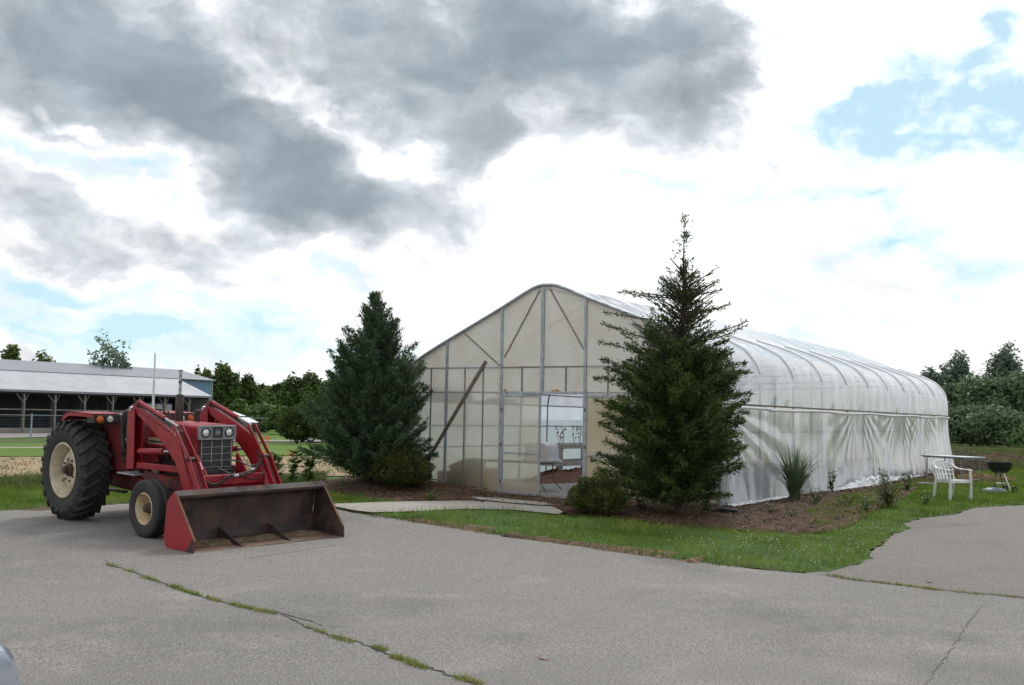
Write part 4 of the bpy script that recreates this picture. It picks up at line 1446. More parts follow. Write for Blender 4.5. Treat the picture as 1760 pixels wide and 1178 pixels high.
# operator's station
MB().prism([(0.95, 0.9), (0.98, 1.30), (1.06, 1.50), (1.28, 1.50), (1.28, 0.9)], -0.20, 0.20).build('dash_console', M['red_dirty'], TR, bevel=0.02)
sw = sub('steering_wheel', TR, (0.90, 0.0, 1.62))
ring = [(0.20*math.cos(a)*0.80-0.0, 0.20*math.sin(a), 0.20*math.cos(a)*0.45) for a in np.linspace(0, 2*math.pi, 29)]
MB().tube(ring, 0.013, 8, caps=False).build('wheel_rim', M['black'], sw, smooth=60)
for a in (0.5, 2.6, 4.7):
    MB().tube([(0, 0, 0), (0.20*math.cos(a)*0.80, 0.20*math.sin(a), 0.20*math.cos(a)*0.45)], 0.008, 6).build('spoke', M['black'], sw)
MB().tube([(0.0, 0, 0), (0.16, 0, -0.22)], 0.02, 8).build('column', M['black'], sw)
st = sub('seat', TR, (0.12, 0, 1.12))
MB().box(-0.22, -0.24, 0.0, 0.26, 0.24, 0.10).build('cushion', M['seat_vinyl'], st, bevel=0.04)
MB().prism([(-0.24, 0.10), (-0.30, 0.46), (-0.24, 0.50), (-0.18, 0.46), (-0.13, 0.10)], -0.23, 0.23).build('backrest', M['seat_vinyl'], st, bevel=0.03)
MB().box(-0.12, -0.12, -0.20, 0.12, 0.12, 0.0).build('seat_base', M['black'], st, bevel=0.01)
MB().box(0.30, -0.42, 0.90, 1.0, 0.42, 0.93).build('platform', M['red_dirty'], TR, bevel=0.005)

# exhaust stack
ex = sub('exhaust', TR, (1.68, 0.0, 1.52))
MB().lathe([(0, 0), (0.058, 0.005), (0.060, 0.03), (0.060, 0.41), (0.052, 0.43), (0.024, 0.435), (0, 0.435)], n=24).build('muffler', M['grease'], ex, smooth=40)
MB().lathe([(0.022, 0.43), (0.022, 0.765), (0.018, 0.765), (0.018, 0.45)], n=16).build('pipe', M['chrome'], ex, smooth=40)
MB().lathe([(0.026, 0.60), (0.026, 0.63)], n=14).build('clamp', M['black'], ex)
MB().prism([(-0.03, 0.770), (0.035, 0.790), (0.035, 0.797), (-0.03, 0.777)], -0.027, 0.027).build('rain_cap', M['black'], ex, bevel=0.002)
MB().lathe([(0, 0), (0.035, 0), (0.035, 0.16), (0.045, 0.165), (0.045, 0.2), (0, 0.21)], c=(1.95, 0.14, 1.53), n=18).build('air_intake', M['grease'], TR, smooth=40)
MB().tube([(1.32, 0.05, 1.50), (1.30, 0.06, 1.66), (1.20, 0.10, 1.70), (1.15, 0.14, 1.62)], 0.012, 7).build('hand_rail', M['black'], TR, smooth=60)

# loader -------------------------------------------------------------
armP = [(1.40, 1.74), (1.44, 1.79), (1.52, 1.785), (1.96, 1.665), (2.35, 1.54), (2.62, 1.44), (2.76, 1.33), (2.86, 1.16), (2.96, 0.96), (3.10, 0.66), (3.33, 0.22), (3.30, 0.10),
        (3.20, 0.13), (2.95, 0.58), (2.80, 0.86), (2.68, 1.03), (2.52, 1.16), (2.29, 1.31), (1.96, 1.50), (1.62, 1.655), (1.44, 1.69)]
for s in (-1, 1):
    yc = s*0.60
    lp = sub('loader_post', TR)
    MB().prism([(1.42, 0.86), (1.40, 1.735), (1.56, 1.735), (1.60, 1.70), (1.615, 0.88)], yc-0.075, yc-0.060).prism([(1.42, 0.86), (1.40, 1.735), (1.56, 1.735), (1.60, 1.70), (1.615, 0.88)], yc+0.060, yc+0.075).box(1.40, yc-0.060, 0.88, 1.415, yc+0.060, 1.70).build('post_plate', M['red'], lp, bevel=0.003)
    MB().bar((1.62, yc, 0.93), (2.74, s*0.34, 0.905), 0.075, 0.085).build('side_brace', M['red'], lp, bevel=0.008)
    MB().bar((1.50, yc-s*0.06, 0.88), (1.50, s*0.26, 0.70), 0.16, 0.05).build('mount', M['red_dirty'], lp, bevel=0.01)
    MB().bar((1.75, s*0.57, 0.80), (2.62, s*0.27, 0.62), 0.03, 0.13).build('mount_plate', M['red_dirty'], lp, bevel=0.006)
    ar = sub('loader_arm', TR)
    MB().prism(armP, yc-0.045, yc+0.045).build('arm_beam', M['red'], ar, bevel=0.006)
    # raised seams along the arm
    MB().prism([(1.60, 1.735), (2.50, 1.465), (2.50, 1.450), (1.60, 1.720)], min(yc+s*0.045, yc+s*0.050), max(yc+s*0.045, yc+s*0.050)).build('weld_strip', M['red_dirty'], ar)
    MB().lathe([(0, -0.09), (0.035, -0.09), (0.035, 0.09), (0, 0.09)], c=(1.49, yc, 1.735), axis='Y', n=16).build('pivot_pin', M['chrome'], ar, smooth=40)
    # lift cylinder
    lc = sub('lift_cylinder', TR)
    MB().tube([(1.66, yc, 1.13), (2.30, yc, 1.165)], 0.045, 14).build('barrel', M['red'], lc, smooth=40)
    MB().tube([(2.30, yc, 1.165), (2.58, yc, 1.18)], 0.022, 10).build('rod', M['chrome'], lc, smooth=40)
    MB().tube([(1.58, yc, 1.125), (1.67, yc, 1.13)], 0.03, 10).build('eye', M['red_dirty'], lc, smooth=40)
    # bucket cylinder above the arm, link below
    bc = sub('bucket_cylinder', TR)
    MB().tube([(1.62, yc, 1.83), (2.30, yc, 1.635)], 0.030, 12).build('barrel', M['red'], bc, smooth=40)
    MB().tube([(2.30, yc, 1.635), (2.66, yc, 1.53)], 0.016, 10).build('rod', M['chrome'], bc, smooth=40)
    MB().bar((1.52, yc, 1.78), (1.62, yc, 1.85), 0.07, 0.05).build('bracket', M['red_dirty'], bc)
    MB().tube([(2.70, yc-0.035, 1.47), (2.95, yc-0.035, 1.12)], 0.014, 8).build('tilt_rod', M['chrome'], bc, smooth=40)
    for q in (-0.022, 0.022):
        MB().tube([(1.50, yc+q, 1.81), (1.9, yc+q, 1.70+0.02), (2.4, yc+q, 1.555), (2.66, yc+q, 1.455), (2.84, yc+q, 1.24), (2.98, yc+q, 0.98)], 0.011, 7).build('hose', M['black'], bc, smooth=60)
    for q in (-0.060, 0.060):
        MB().bar((2.64, yc+q, 1.545), (3.06, yc+q, 1.09), 0.014, 0.060, (0, 0, 1)).build('guide_link', M['red'], bc, bevel=0.003)
    MB().lathe([(0, -0.085), (0.030, -0.085), (0.030, 0.085), (0, 0.085)], c=(3.035, yc, 1.105), axis='Y', n=14).build('pin', M['grease'], bc, smooth=40)
    for q in (-0.060, 0.060):
        MB().bar((3.02, yc+q, 1.13), (3.37, yc+q, 0.60), 0.016, 0.095, (0, 0, 1)).build('bucket_link', M['red'], bc, bevel=0.003)
    MB().tube([(3.06, yc-s*0.0, 1.06), (3.34, yc, 0.62)], 0.028, 12).build('link_tube', M['red_dirty'], bc, smooth=40)
cb = sub('loader_crossbar', TR)
MB().box(2.96, -0.555, 0.74, 3.10, 0.555, 0.875).build('torque_tube', M['red'], cb, bevel=0.012)
MB().prism([(3.03, 0.73), (3.22, 0.42), (3.20, 0.40), (3.01, 0.72)], -0.55, 0.55).build('web_plate', M['red'], cb, bevel=0.003)
for s in (-1, 1):
    MB().prism([(2.70, 1.14), (2.735, 1.14), (2.98, 0.88), (2.98, 0.80), (2.70, 0.80)], s*0.33-0.015, s*0.33+0.015).build('guard_gusset', M['red'], cb, bevel=0.004)
MB().box(2.66, -0.36, 0.80, 2.98, 0.36, 0.84).build('guard_shelf', M['black'], cb, bevel=0.006)

# bucket
bk = sub('bucket', TR)
BW = 1.184
back = [(4.075, 0.012), (3.52, 0.012), (3.435, 0.07), (3.40, 0.16), (3.405, 0.36), (3.44, 0.60), (3.585, 0.735)]
MB().sheet([(p[0], p[1]) for p in back], -BW+0.012, BW-0.012, -0.012).build('bucket_shell', M['rust'], bk, smooth=30)
bx = [(4.08, 0.0), (3.52, -0.002), (3.425, 0.062), (3.386, 0.16), (3.39, 0.36), (3.428, 0.608), (3.578, 0.75)]
MB().sheet(bx, -BW+0.012, BW-0.012, 0.002).build('bucket_outer_skin', M['red_dirty'], bk, smooth=30)
MB().prism([(3.575, 0.752), (3.605, 0.762), (3.665, 0.70), (3.66, 0.665), (3.645, 0.665), (3.645, 0.695), (3.60, 0.740)], -BW-0.002, BW+0.002).build('top_lip', M['rust'], bk, bevel=0.004)
sideP = [(3.600, 0.756), (3.44, 0.612), (3.384, 0.16), (3.42, 0.058), (3.52, -0.006), (4.07, -0.006), (4.105, 0.02), (4.095, 0.17)]
for s in (-1, 1):
    a, b = s*BW, s*(BW+0.012)
    MB().prism(sideP, min(a, b), max(a, b)).build('side_plate', M['red'] if s < 0 else M['rust'], bk, bevel=0.002)
    a, b = s*(BW-0.004), s*BW
    MB().prism([(3.60, 0.74), (3.45, 0.60), (3.41, 0.17), (3.44, 0.07), (3.52, 0.02), (4.06, 0.02), (4.09, 0.03), (4.08, 0.17)], min(a, b), max(a, b)).build('side_liner', M['rust'], bk)
    a, b = s*(BW+0.0125), s*(BW+0.022)
    MB().prism([(3.86, 0.0), (4.105, -0.004), (4.10, 0.15), (4.06, 0.20), (3.98, 0.07)], min(a, b), max(a, b)).build('wear_plate', M['rust'], bk, bevel=0.003)
    a, b = s*(BW-0.02), s*(BW+0.016)
    MB().bar((3.61, (a+b)/2, 0.752), (4.10, (a+b)/2, 0.17), 0.030, 0.010, (1, 0, 1)).build('side_edge', M['rust_edge'], bk, bevel=0.002)
MB().prism([(3.93, 0.012), (3.93, 0.026), (4.05, 0.026), (4.115, 0.004), (4.115, -0.006), (3.93, -0.006)], -BW+0.014, BW-0.014).build('cutting_edge', M['rust_floor'], bk, bevel=0.002)
MB().prism([(3.60, 0.0255), (3.60, 0.034), (3.925, 0.030), (3.925, 0.0255)], -BW+0.014, BW-0.014).build('floor_scrape', M['rust_floor'], bk)
for (y, n) in ((-0.42, 0), (0.36, 1)):
    MB().prism([(3.43, 0.22), (3.42, 0.05), (3.50, 0.028), (4.04, 0.028), (3.80, 0.10), (3.58, 0.19)], y-0.008, y+0.008).build('gusset', M['rust'], bk, bevel=0.003)
# caked dirt lying in the bucket's heel
def cake(i, j):
    y = -1.14+i*2.28
    x = 3.47+j*0.34
    e = math.sin(math.pi*j)*min(1, 8*i, 8*(1-i))
    z = 0.036+e*(0.030+0.05*max(0, nz3(y*3.2, x*3, 2)+0.1)+0.012*nz3(y*15, x*15, 6))+(1-j)*0.02
    return (x, y, z)
MB().grid(cake, 90, 10).build('caked_dirt', M['dirt'], bk, smooth=180, fix=False)

# hydraulic hoses
def hose(pts, r=0.0105, name='hydraulic_hose'):
    P = catmull3(pts)
    return MB().tube(P, r, 7).build(name, M['black'], TR, smooth=60)
def catmull3(P, k=6):
    P = [np.array(p, float) for p in P]
    out = []
    for i in range(len(P)-1):
        a, b, c, d = P[max(i-1, 0)], P[i], P[i+1], P[min(i+2, len(P)-1)]
        for j in range(k):
            t = j/k
            out.append(0.5*((2*b)+(c-a)*t+(2*a-5*b+4*c-d)*t*t+(-a+3*b-3*c+d)*t**3))
    out.append(P[-1])
    return out
for q in (0.0, 0.03):
    hose([(1.44+q, -0.52, 1.70), (2.0, -0.53, 1.60+q), (2.6, -0.53, 1.46+q*0.5), (2.92, -0.53, 1.18), (3.06, -0.50, 0.95), (3.16, -0.44, 0.78+q), (3.17, -0.30, 0.735+q), (3.16, -0.10, 0.83+q), (3.15, 0.10, 0.86+q), (3.12, 0.34, 0.90+q), (3.06, 0.52, 1.05+q)])
hose([(2.86, -0.20, 1.02), (3.06, -0.12, 0.93), (3.14, 0.0, 0.87), (3.15, 0.16, 0.84), (3.16, 0.32, 0.80), (3.16, 0.46, 0.86), (3.08, 0.52, 1.02)])
hose([(3.06, 0.50, 1.02), (3.10, 0.30, 0.98), (3.05, 0.16, 1.04), (2.9, 0.12, 1.06)])
hose([(3.12, 0.53, 0.92), (3.16, 0.60, 0.82), (3.22, 0.64, 0.70), (3.3, 0.64, 0.6)])
MB().tube([(3.15, -0.01, 0.865), (3.152, 0.06, 0.870)], 0.022, 8).build('hose_tie', M['white_plastic'], TR)
MB().tube([(3.115, 0.30, 0.925), (3.10, 0.37, 0.94)], 0.020, 8).build('hose_tie', M['white_plastic'], TR)
MB().tube([(3.04, -0.50, 1.06), (3.10, -0.49, 0.96)], 0.022, 10).build('cylinder_fitting', M['white_plastic'], TR, smooth=40)
rs = np.random.RandomState(3)
for k in range(15):
    y = -0.46-0.14*rs.rand()
    x = 0.98+0.025*k
    hose([(1.42, y, 1.68-0.012*k), (x+0.15, y-0.02, 1.66+0.05*rs.rand()), (x, y, 1.50+0.06*rs.rand()), (x-0.04+0.10*rs.rand(), y+0.02, 1.25), (x-0.04+0.10*rs.rand(), y+0.04, 1.05-0.12*rs.rand()), (1.10+0.1*rs.rand(), -0.34, 0.90)], 0.015)
vb = MB().box(1.05, -0.46, 1.04, 1.30, -0.33, 1.24).build('valve_block', M['grease'], TR, bevel=0.01)
for k in range(7):
    MB().tube([(1.08+0.035*k, -0.47, 1.06+0.05*(k % 3)), (1.08+0.035*k, -0.51, 1.12+0.05*(k % 3))], 0.011, 6).build('fitting', M['chrome'], vb)
for k in range(3):
    MB().tube([(1.10+0.07*k, -0.40, 1.24), (1.08+0.07*k, -0.42, 1.46)], 0.007, 6).build('lever', M['black'], vb)
for s in (-1, 1):
    MB().tube([(-0.1, s*0.25, 0.55), (-0.75, s*0.38, 0.42)], 0.02, 8).build('lift_link', M['grease'], TR, smooth=40)
MB().box(-0.95, -0.04, 0.36, 0.2, 0.04, 0.40).build('drawbar', M['grease'], TR, bevel=0.006)


# ------------------------------------------------------------------ vegetation
M['dry'] = mat('dry_stalk', (0.22, 0.14, 0.08), (0.13, 0.08, 0.05), 10, rough=0.9)
M['cedar_blue'] = foliage('cedar_blue', (0.026, 0.054, 0.026), (0.076, 0.138, 0.062), 2.6, trans=0.15, tip=(0.12, 0.19, 0.10))
M['cedar_green'] = foliage('cedar_green', (0.023, 0.042, 0.012), (0.070, 0.112, 0.028), 2.6, trans=0.15, tip=(0.13, 0.175, 0.045))
M['shrub_olive'] = foliage('shrub_olive', (0.026, 0.038, 0.010), (0.078, 0.100, 0.022), 5, trans=0.14, tip=(0.14, 0.145, 0.04))
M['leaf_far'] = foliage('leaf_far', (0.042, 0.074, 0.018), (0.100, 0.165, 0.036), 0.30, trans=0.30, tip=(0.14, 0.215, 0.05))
M['leaf_far_haze'] = foliage('leaf_far_haze', (0.095, 0.14, 0.105), (0.18, 0.245, 0.17), 0.30, trans=0.30, tip=(0.21, 0.29, 0.19))  # lightened and blued: distance haze put into the leaf colour
M['leaf_right_haze'] = foliage('leaf_right_haze', (0.062, 0.105, 0.050), (0.13, 0.195, 0.092), 0.30, trans=0.30, tip=(0.17, 0.25, 0.115))  # greens lifted so the right-hand trees carry painted haze
M['leaf_weed'] = foliage('leaf_weed', (0.04, 0.08, 0.015), (0.10, 0.18, 0.03), 3, trans=0.25)
M['leaf_weed_dark'] = foliage('leaf_weed_dark', (0.025, 0.045, 0.014), (0.075, 0.11, 0.03), 5, trans=0.2, tip=(0.12, 0.10, 0.04))
M['grass'] = foliage('grass_blades', (0.078, 0.138, 0.014), (0.148, 0.235, 0.024), 1.0, trans=0.25, tip=(0.24, 0.28, 0.05))
M['grass_rank'] = foliage('rank_grass_blades', (0.045, 0.075, 0.018), (0.11, 0.15, 0.04), 1.3, trans=0.25, tip=(0.22, 0.20, 0.10))
M['tuft'] = foliage('tuft_blades', (0.10, 0.15, 0.025), (0.20, 0.26, 0.05), 3, trans=0.2, tip=(0.30, 0.29, 0.10))
M['reed'] = foliage('reed_blades', (0.045, 0.085, 0.040), (0.11, 0.17, 0.08), 5, trans=0.2, tip=(0.15, 0.19, 0.10))
M['clover'] = mat('clover_white', (0.50, 0.50, 0.42), None, rough=0.8)

def rnd_dirs(n, rs):
    v = rs.normal(size=(n, 3))
    return v/np.linalg.norm(v, axis=1, keepdims=True)

def slivers(C_, Dv, L, Wd, rs, twist=None):
    """narrow triangles: base at C_, pointing along Dv, length L, width Wd"""
    n = len(C_)
    r = rnd_dirs(n, rs)
    s = np.cross(Dv, r)
    s /= np.maximum(np.linalg.norm(s, axis=1, keepdims=True), 1e-6)
    L = np.asarray(L).reshape(-1, 1)
    Wd = np.asarray(Wd).reshape(-1, 1)
    a = C_-s*Wd/2
    b = C_+s*Wd/2
    c = C_+Dv*L
    return np.stack([a, b, c], 1).reshape(-1, 3)

def cedar(name, base, H, prof, leaf, seed, lab, ups=(55, 20), nb=420, low=0.12, lean=(0, 0), front=None, thin_top=0.75,
          spray=11, extra=(), width_y=1.0, trunk_r=0.085, curve=0.25, leafL=0.075, sparse_top=False, drop=0.55):
    rs = np.random.RandomState(seed)
    x0, y0 = base
    z0 = hz(x0, y0)-0.03
    t = empty(name, (x0, y0, z0), lab, 'tree', 'cedars in front of the greenhouse')
    P, Dr, Ls = [], [], []
    br = MB()
    specs = []
    for k in range(nb):
        f = low+(0.985-low)*(k+rs.rand())/nb
        f = f**0.92
        a = rs.uniform(0, 2*math.pi)
        specs.append((f, a, prof(f, a)*(rs.uniform(0.60, 1.0) if rs.rand() < 0.78 else rs.uniform(1.0, 1.15)), ups[0]+(ups[1]-ups[0])*(1-f)+rs.uniform(-9, 9)))
    specs += list(extra)
    for (f, a, Lb, up) in specs:
        if Lb < 0.03:
            continue
        zc = f*H
        el0 = R(up)
        Lb = Lb/max(0.5, math.cos(el0))
        d = np.array((math.cos(a)*math.cos(el0), math.sin(a)*width_y*math.cos(el0), math.sin(el0)))
        # start point dropped so the tip ends near height zc
        zs = max(0.12, zc-drop*Lb*math.sin(el0))
        n = max(4, int(Lb/0.075))
        pts = []
        p = np.array((lean[0]*zs, lean[1]*zs, zs))
        for i in range(n+1):
            q = i/n
            dd = d.copy()
            dd[2] += curve*(q-0.45)
            dd = unit(dd+rs.normal(size=3)*0.05)
            pts.append(p.copy())
            p = p+dd*Lb/n
        if Lb > 0.35:
            br.tube(pts[::2]+[pts[-1]], [0.012*(1-i/(len(pts[::2])+1))+0.003 for i in range(len(pts[::2])+1)], 4, caps=False)
        dens = 1.0 if f < thin_top else max(0.30, 1-(f-thin_top)/(1-thin_top)*0.9)
        if sparse_top and f > thin_top:
            dens = 0.50 if f < 0.64 else (0.30 if f < 0.74 else (0.24 if f < 0.84 else 0.15))
            if rs.rand() < (0.25 if f < 0.60 else (0.62 if f < 0.82 else 0.84)) and Lb > 0.04 and (f, a) not in [(e[0], e[1]) for e in extra]:
                continue
        for i in range(1, n+1):
            q = i/n
            if q < 0.22 and Lb > 0.5:
                continue
            m = int(spray*dens*(0.6+0.6*rs.rand()))
            c = pts[i]
            dirv = unit(pts[i]-pts[i-1])
            rad = (0.085 if dens > 0.5 else 0.05)*(1.15-q)+0.018
            cc = c+rs.normal(size=(m, 3))*rad*np.array((1, 1, 0.7))
            vv = dirv*0.9+rs.normal(size=(m, 3))*0.55+np.array((0, 0, 0.15))
            vv /= np.linalg.norm(vv, axis=1, keepdims=True)
            P.append(cc)
            Dr.append(vv)
            Ls.append(leafL*(0.6+0.9*rs.rand(m)))
    P = np.concatenate(P)
    Dr = np.concatenate(Dr)
    Ls = np.concatenate(Ls)
    keep = P[:, 2] > 0.06
    if front is not None:
        keep &= (P[:, 1]+y0) < front
    P, Dr, Ls = P[keep], Dr[keep], Ls[keep]
    V = slivers(P, Dr, Ls, Ls*0.26+0.005, rs)
    raw_mesh('crown', V, len(P), 3, M[leaf], t)
    tr = [(lean[0]*z, lean[1]*z, z) for z in np.linspace(0, H*0.985, 14)]
    br.tube(tr, [trunk_r*(1-i/13.3)**1.3+0.004 for i in range(14)], 9)
    br.build('trunk', M['bark'], t, smooth=60)
    return t

# left cedar: full to the ground, widest below the middle
def lerp_tab(tab, f):
    for (a, wa), (b, wb) in zip(tab[:-1], tab[1:]):
        if a <= f <= b:
            return wa+(wb-wa)*(f-a)/(b-a)
    return tab[-1][1]
def profL(f, a):
    w = lerp_tab([(0, 1.20), (0.10, 1.34), (0.35, 1.32), (0.55, 1.15), (0.68, 0.90), (0.78, 0.62), (0.88, 0.36), (0.95, 0.16), (1.0, 0.05)], f)
    return max(0.05, w*(0.88+0.12*math.sin(a*3+f*9)+0.12*math.sin(a*7+f*21)))
cedar('cedar_tree', (-3.40, -1.28), 4.06, profL, 'cedar_blue', 5, 'dense blue green cedar left of the greenhouse gable, full down to the ground', ups=(60, 22), nb=470, low=0.05,
      front=-0.10, spray=38, thin_top=0.74, leafL=0.060, drop=1.0, curve=0.12)

rr0 = math.atan2(_rt[1], _rt[0])
def profR(f, a):
    w = lerp_tab([(0, 0.55), (0.05, 0.85), (0.12, 1.12), (0.24, 1.28), (0.35, 1.32), (0.46, 1.18), (0.54, 0.98), (0.60, 0.78), (0.66, 0.54), (0.76, 0.46), (0.84, 0.24), (0.92, 0.08), (1.0, 0.03)], f)
    w *= 1.0-(0.13 if f < 0.62 else 0.0)*math.cos(a-rr0)
    return max(0.03, w*(0.92+0.10*math.sin(a*2+f*11)+0.12*math.sin(a*5+f*17)))
rr0 = math.atan2(_rt[1], _rt[0])
ext = [(0.62, rr0+0.1, 1.16, 20), (0.60, rr0-0.3, 1.10, 18), (0.735, rr0+math.pi-0.2, 1.02, 6), (0.72, rr0+math.pi+0.2, 1.15, 4), (0.80, rr0+0.1, 0.62, 34), (0.66, rr0+math.pi, 1.35, 8),
       (0.50, rr0+0.15, 1.15, 6), (0.47, rr0-0.2, 1.15, 4), (0.55, rr0+math.pi, 1.45, 12), (0.60, rr0+math.pi+0.3, 1.5, 14), (0.40, rr0, 1.2, 8), (0.76, rr0-0.2, 0.6, 18), (0.74, rr0+0.3, 0.75, 12), (0.34, rr0+0.2, 1.25, 5),
       (0.69, rr0+0.5, 0.9, 10), (0.68, rr0-0.6, 0.9, 12), (0.44, rr0+math.pi, 1.5, 0), (0.30, rr0+math.pi+0.1, 1.42, 0)]
cedar('cedar_tree', (3.65, -1.47), 5.36, profR, 'cedar_green', 12, 'dark green cedar with a thin open top at the right corner of the gable', ups=(46, 8), nb=820, drop=0.75, low=0.05,
      spray=32, thin_top=0.54, extra=ext, trunk_r=0.085, curve=0.12, lean=(0.012, 0.0), leafL=0.058, sparse_top=True)

def dome_shrub(base, rx_, ry_, H, leaf, seed, lab, n=15000, z=None, name='round_shrub', cat='shrub', group='clipped round shrubs by the greenhouse', lf=0.030):
    rs = np.random.RandomState(seed)
    z0 = hz(*base)-0.02 if z is None else z
    t = empty(name, (base[0], base[1], z0), lab, cat, group)
    u = rnd_dirs(n, rs)
    u[:, 2] = np.abs(u[:, 2])*1.0
    flip = rs.rand(n) < 0.25
    u[flip, 2] *= -0.35
    bump = 1+0.07*np.sin(u[:, 0]*9+seed)*np.sin(u[:, 1]*8)+0.06*np.sin(u[:, 2]*13+u[:, 0]*5)+0.05*np.sin(u[:, 0]*23+u[:, 1]*19)
    rad = bump*(1-0.42*rs.rand(n)**2.2)+0.02*rs.normal(size=n)
    hh = H*0.36
    P = u*rad[:, None]*np.array((rx_, ry_, H-hh))+np.array((0, 0, hh))
    # taper to the foot
    low = P[:, 2] < hh
    k = np.where(low, 0.78+0.22*np.clip(P[:, 2]/hh, 0, 1), 1)
    P[:, 0] *= k
    P[:, 1] *= k
    keep = P[:, 2] > 0.02
    P, u = P[keep], u[keep]
    D_ = u+rs.normal(size=u.shape)*0.7
    D_ /= np.linalg.norm(D_, axis=1, keepdims=True)
    L = lf*(0.7+0.9*rs.rand(len(P)))
    raw_mesh('foliage', slivers(P, D_, L, L*0.55, rs), len(P), 3, M[leaf], t)
    m = MB()
    for k in range(16):
        a = rs.uniform(0, 6.28)
        q = rs.uniform(0.4, 0.85)
        m.tube([(0.03*math.cos(a), 0.03*math.sin(a), 0), (rx_*q*0.4*math.cos(a), ry_*q*0.4*math.sin(a), H*0.35), (rx_*q*math.cos(a), ry_*q*math.sin(a), H*(0.85-0.35*q))], [0.014, 0.009, 0.004], 5)
    m.build('stems', M['bark'], t)
    return t
bx1 = G(688, 851)
dome_shrub(bx1, 0.66, 0.60, 0.80, 'shrub_olive', 3, 'wide clipped olive green shrub at the foot of the left cedar', n=24000)
bx2 = G(1027, 887)
dome_shrub(bx2, 0.50, 0.48, 0.68, 'shrub_olive', 8, 'small round clipped shrub to the right of the open greenhouse doorway', n=17000)

# ornamental grass clump
def arch_blades(n, H, spread, rs, w=0.016, seg=6, stand=0.7):
    V = []
    for k in range(n):
        a = rs.uniform(0, 2*math.pi)
        hh = H*rs.uniform(0.55, 1.05)
        sp = spread*rs.uniform(0.15, 1.0)
        r0 = 0.10*rs.rand()
        droop = rs.uniform(0.0, 0.35)
        pts = []
        for i in range(seg+1):
            q = i/seg
            r = r0+sp*q**1.9
            z = hh*(q-droop*q**4*(sp/spread))
            pts.append(np.array((r*math.cos(a), r*math.sin(a), z)))
        side = np.array((-math.sin(a+rs.uniform(-0.8, 0.8)), math.cos(a), 0))
        for i in range(seg):
            w0 = w*(1-(i/seg)**1.5)*0.5
            w1 = w*(1-((i+1)/seg)**1.5)*0.5
            V += [pts[i]-side*w0, pts[i]+side*w0, pts[i+1]+side*w1, pts[i+1]-side*w1]
    return np.array(V)
rs = np.random.RandomState(9)
gx = G(1366, 862)
t = empty('ornamental_grass', (gx[0], gx[1], hz(*gx)), 'tall arching clump of ornamental grass in the bark bed beside the plastic wall', 'grass clump')
V = arch_blades(260, 1.28, 0.80, rs, w=0.026)
raw_mesh('blades', V, len(V)//4, 4, M['reed'], t)
V = arch_blades(60, 0.7, 0.16, rs, w=0.014)
raw_mesh('dry_stems', V, len(V)//4, 4, M['dry'], t)

def leafy_plant(base, H, spread, n, leaf, seed, lab, cat='plant', group=None, name='leafy_weed', lf=0.07, stems=5, bushy=False):
    rs = np.random.RandomState(seed)
    t = empty(name, (base[0], base[1], hz(*base)), lab, cat, group)
    m = MB()
    P, D_ = [], []
    for s in range(stems):
        a = rs.uniform(0, 6.28)
        sp = spread*rs.uniform(0.2, 1.0)
        hh = H*rs.uniform(0.65, 1.0)
        tip = np.array((sp*math.cos(a), sp*math.sin(a), hh))
        midp = tip*np.array((0.4, 0.4, 0.55))
        m.tube([(0, 0, 0), midp, tip], [0.010, 0.006, 0.003], 5)
        for k in range(n//stems):
            q = rs.uniform(0.12, 1.0)
            c = midp*min(1, q*2)+(tip-midp)*max(0, q*2-1)
            b = rs.uniform(0, 6.28)
            if bushy:
                c = c+rs.normal(size=3)*spread*0.22
                c[2] = max(0.03, c[2])
            P.append(c)
            D_.append((math.cos(b), math.sin(b), rs.uniform(-0.2, 0.8)))
    P = np.array(P)
    D_ = np.array(D_)
    D_ /= np.linalg.norm(D_, axis=1, keepdims=True)
    L = lf*(0.6+0.8*rs.rand(len(P)))[:, None]
    s = np.cross(D_, np.array((0, 0, 1.0))+0.4*rs.normal(size=D_.shape))
    s /= np.linalg.norm(s, axis=1, keepdims=True)
    V = np.stack([P, P+D_*L*0.5+s*L*0.22, P+D_*L, P+D_*L*0.5-s*L*0.22], 1).reshape(-1, 3)
    raw_mesh('leaves', V, len(P), 4, M[leaf], t)
    m.build('stem', M['leaf_weed_dark'], t)
    return t
WG = 'weeds growing in the bark bed beside the greenhouse'
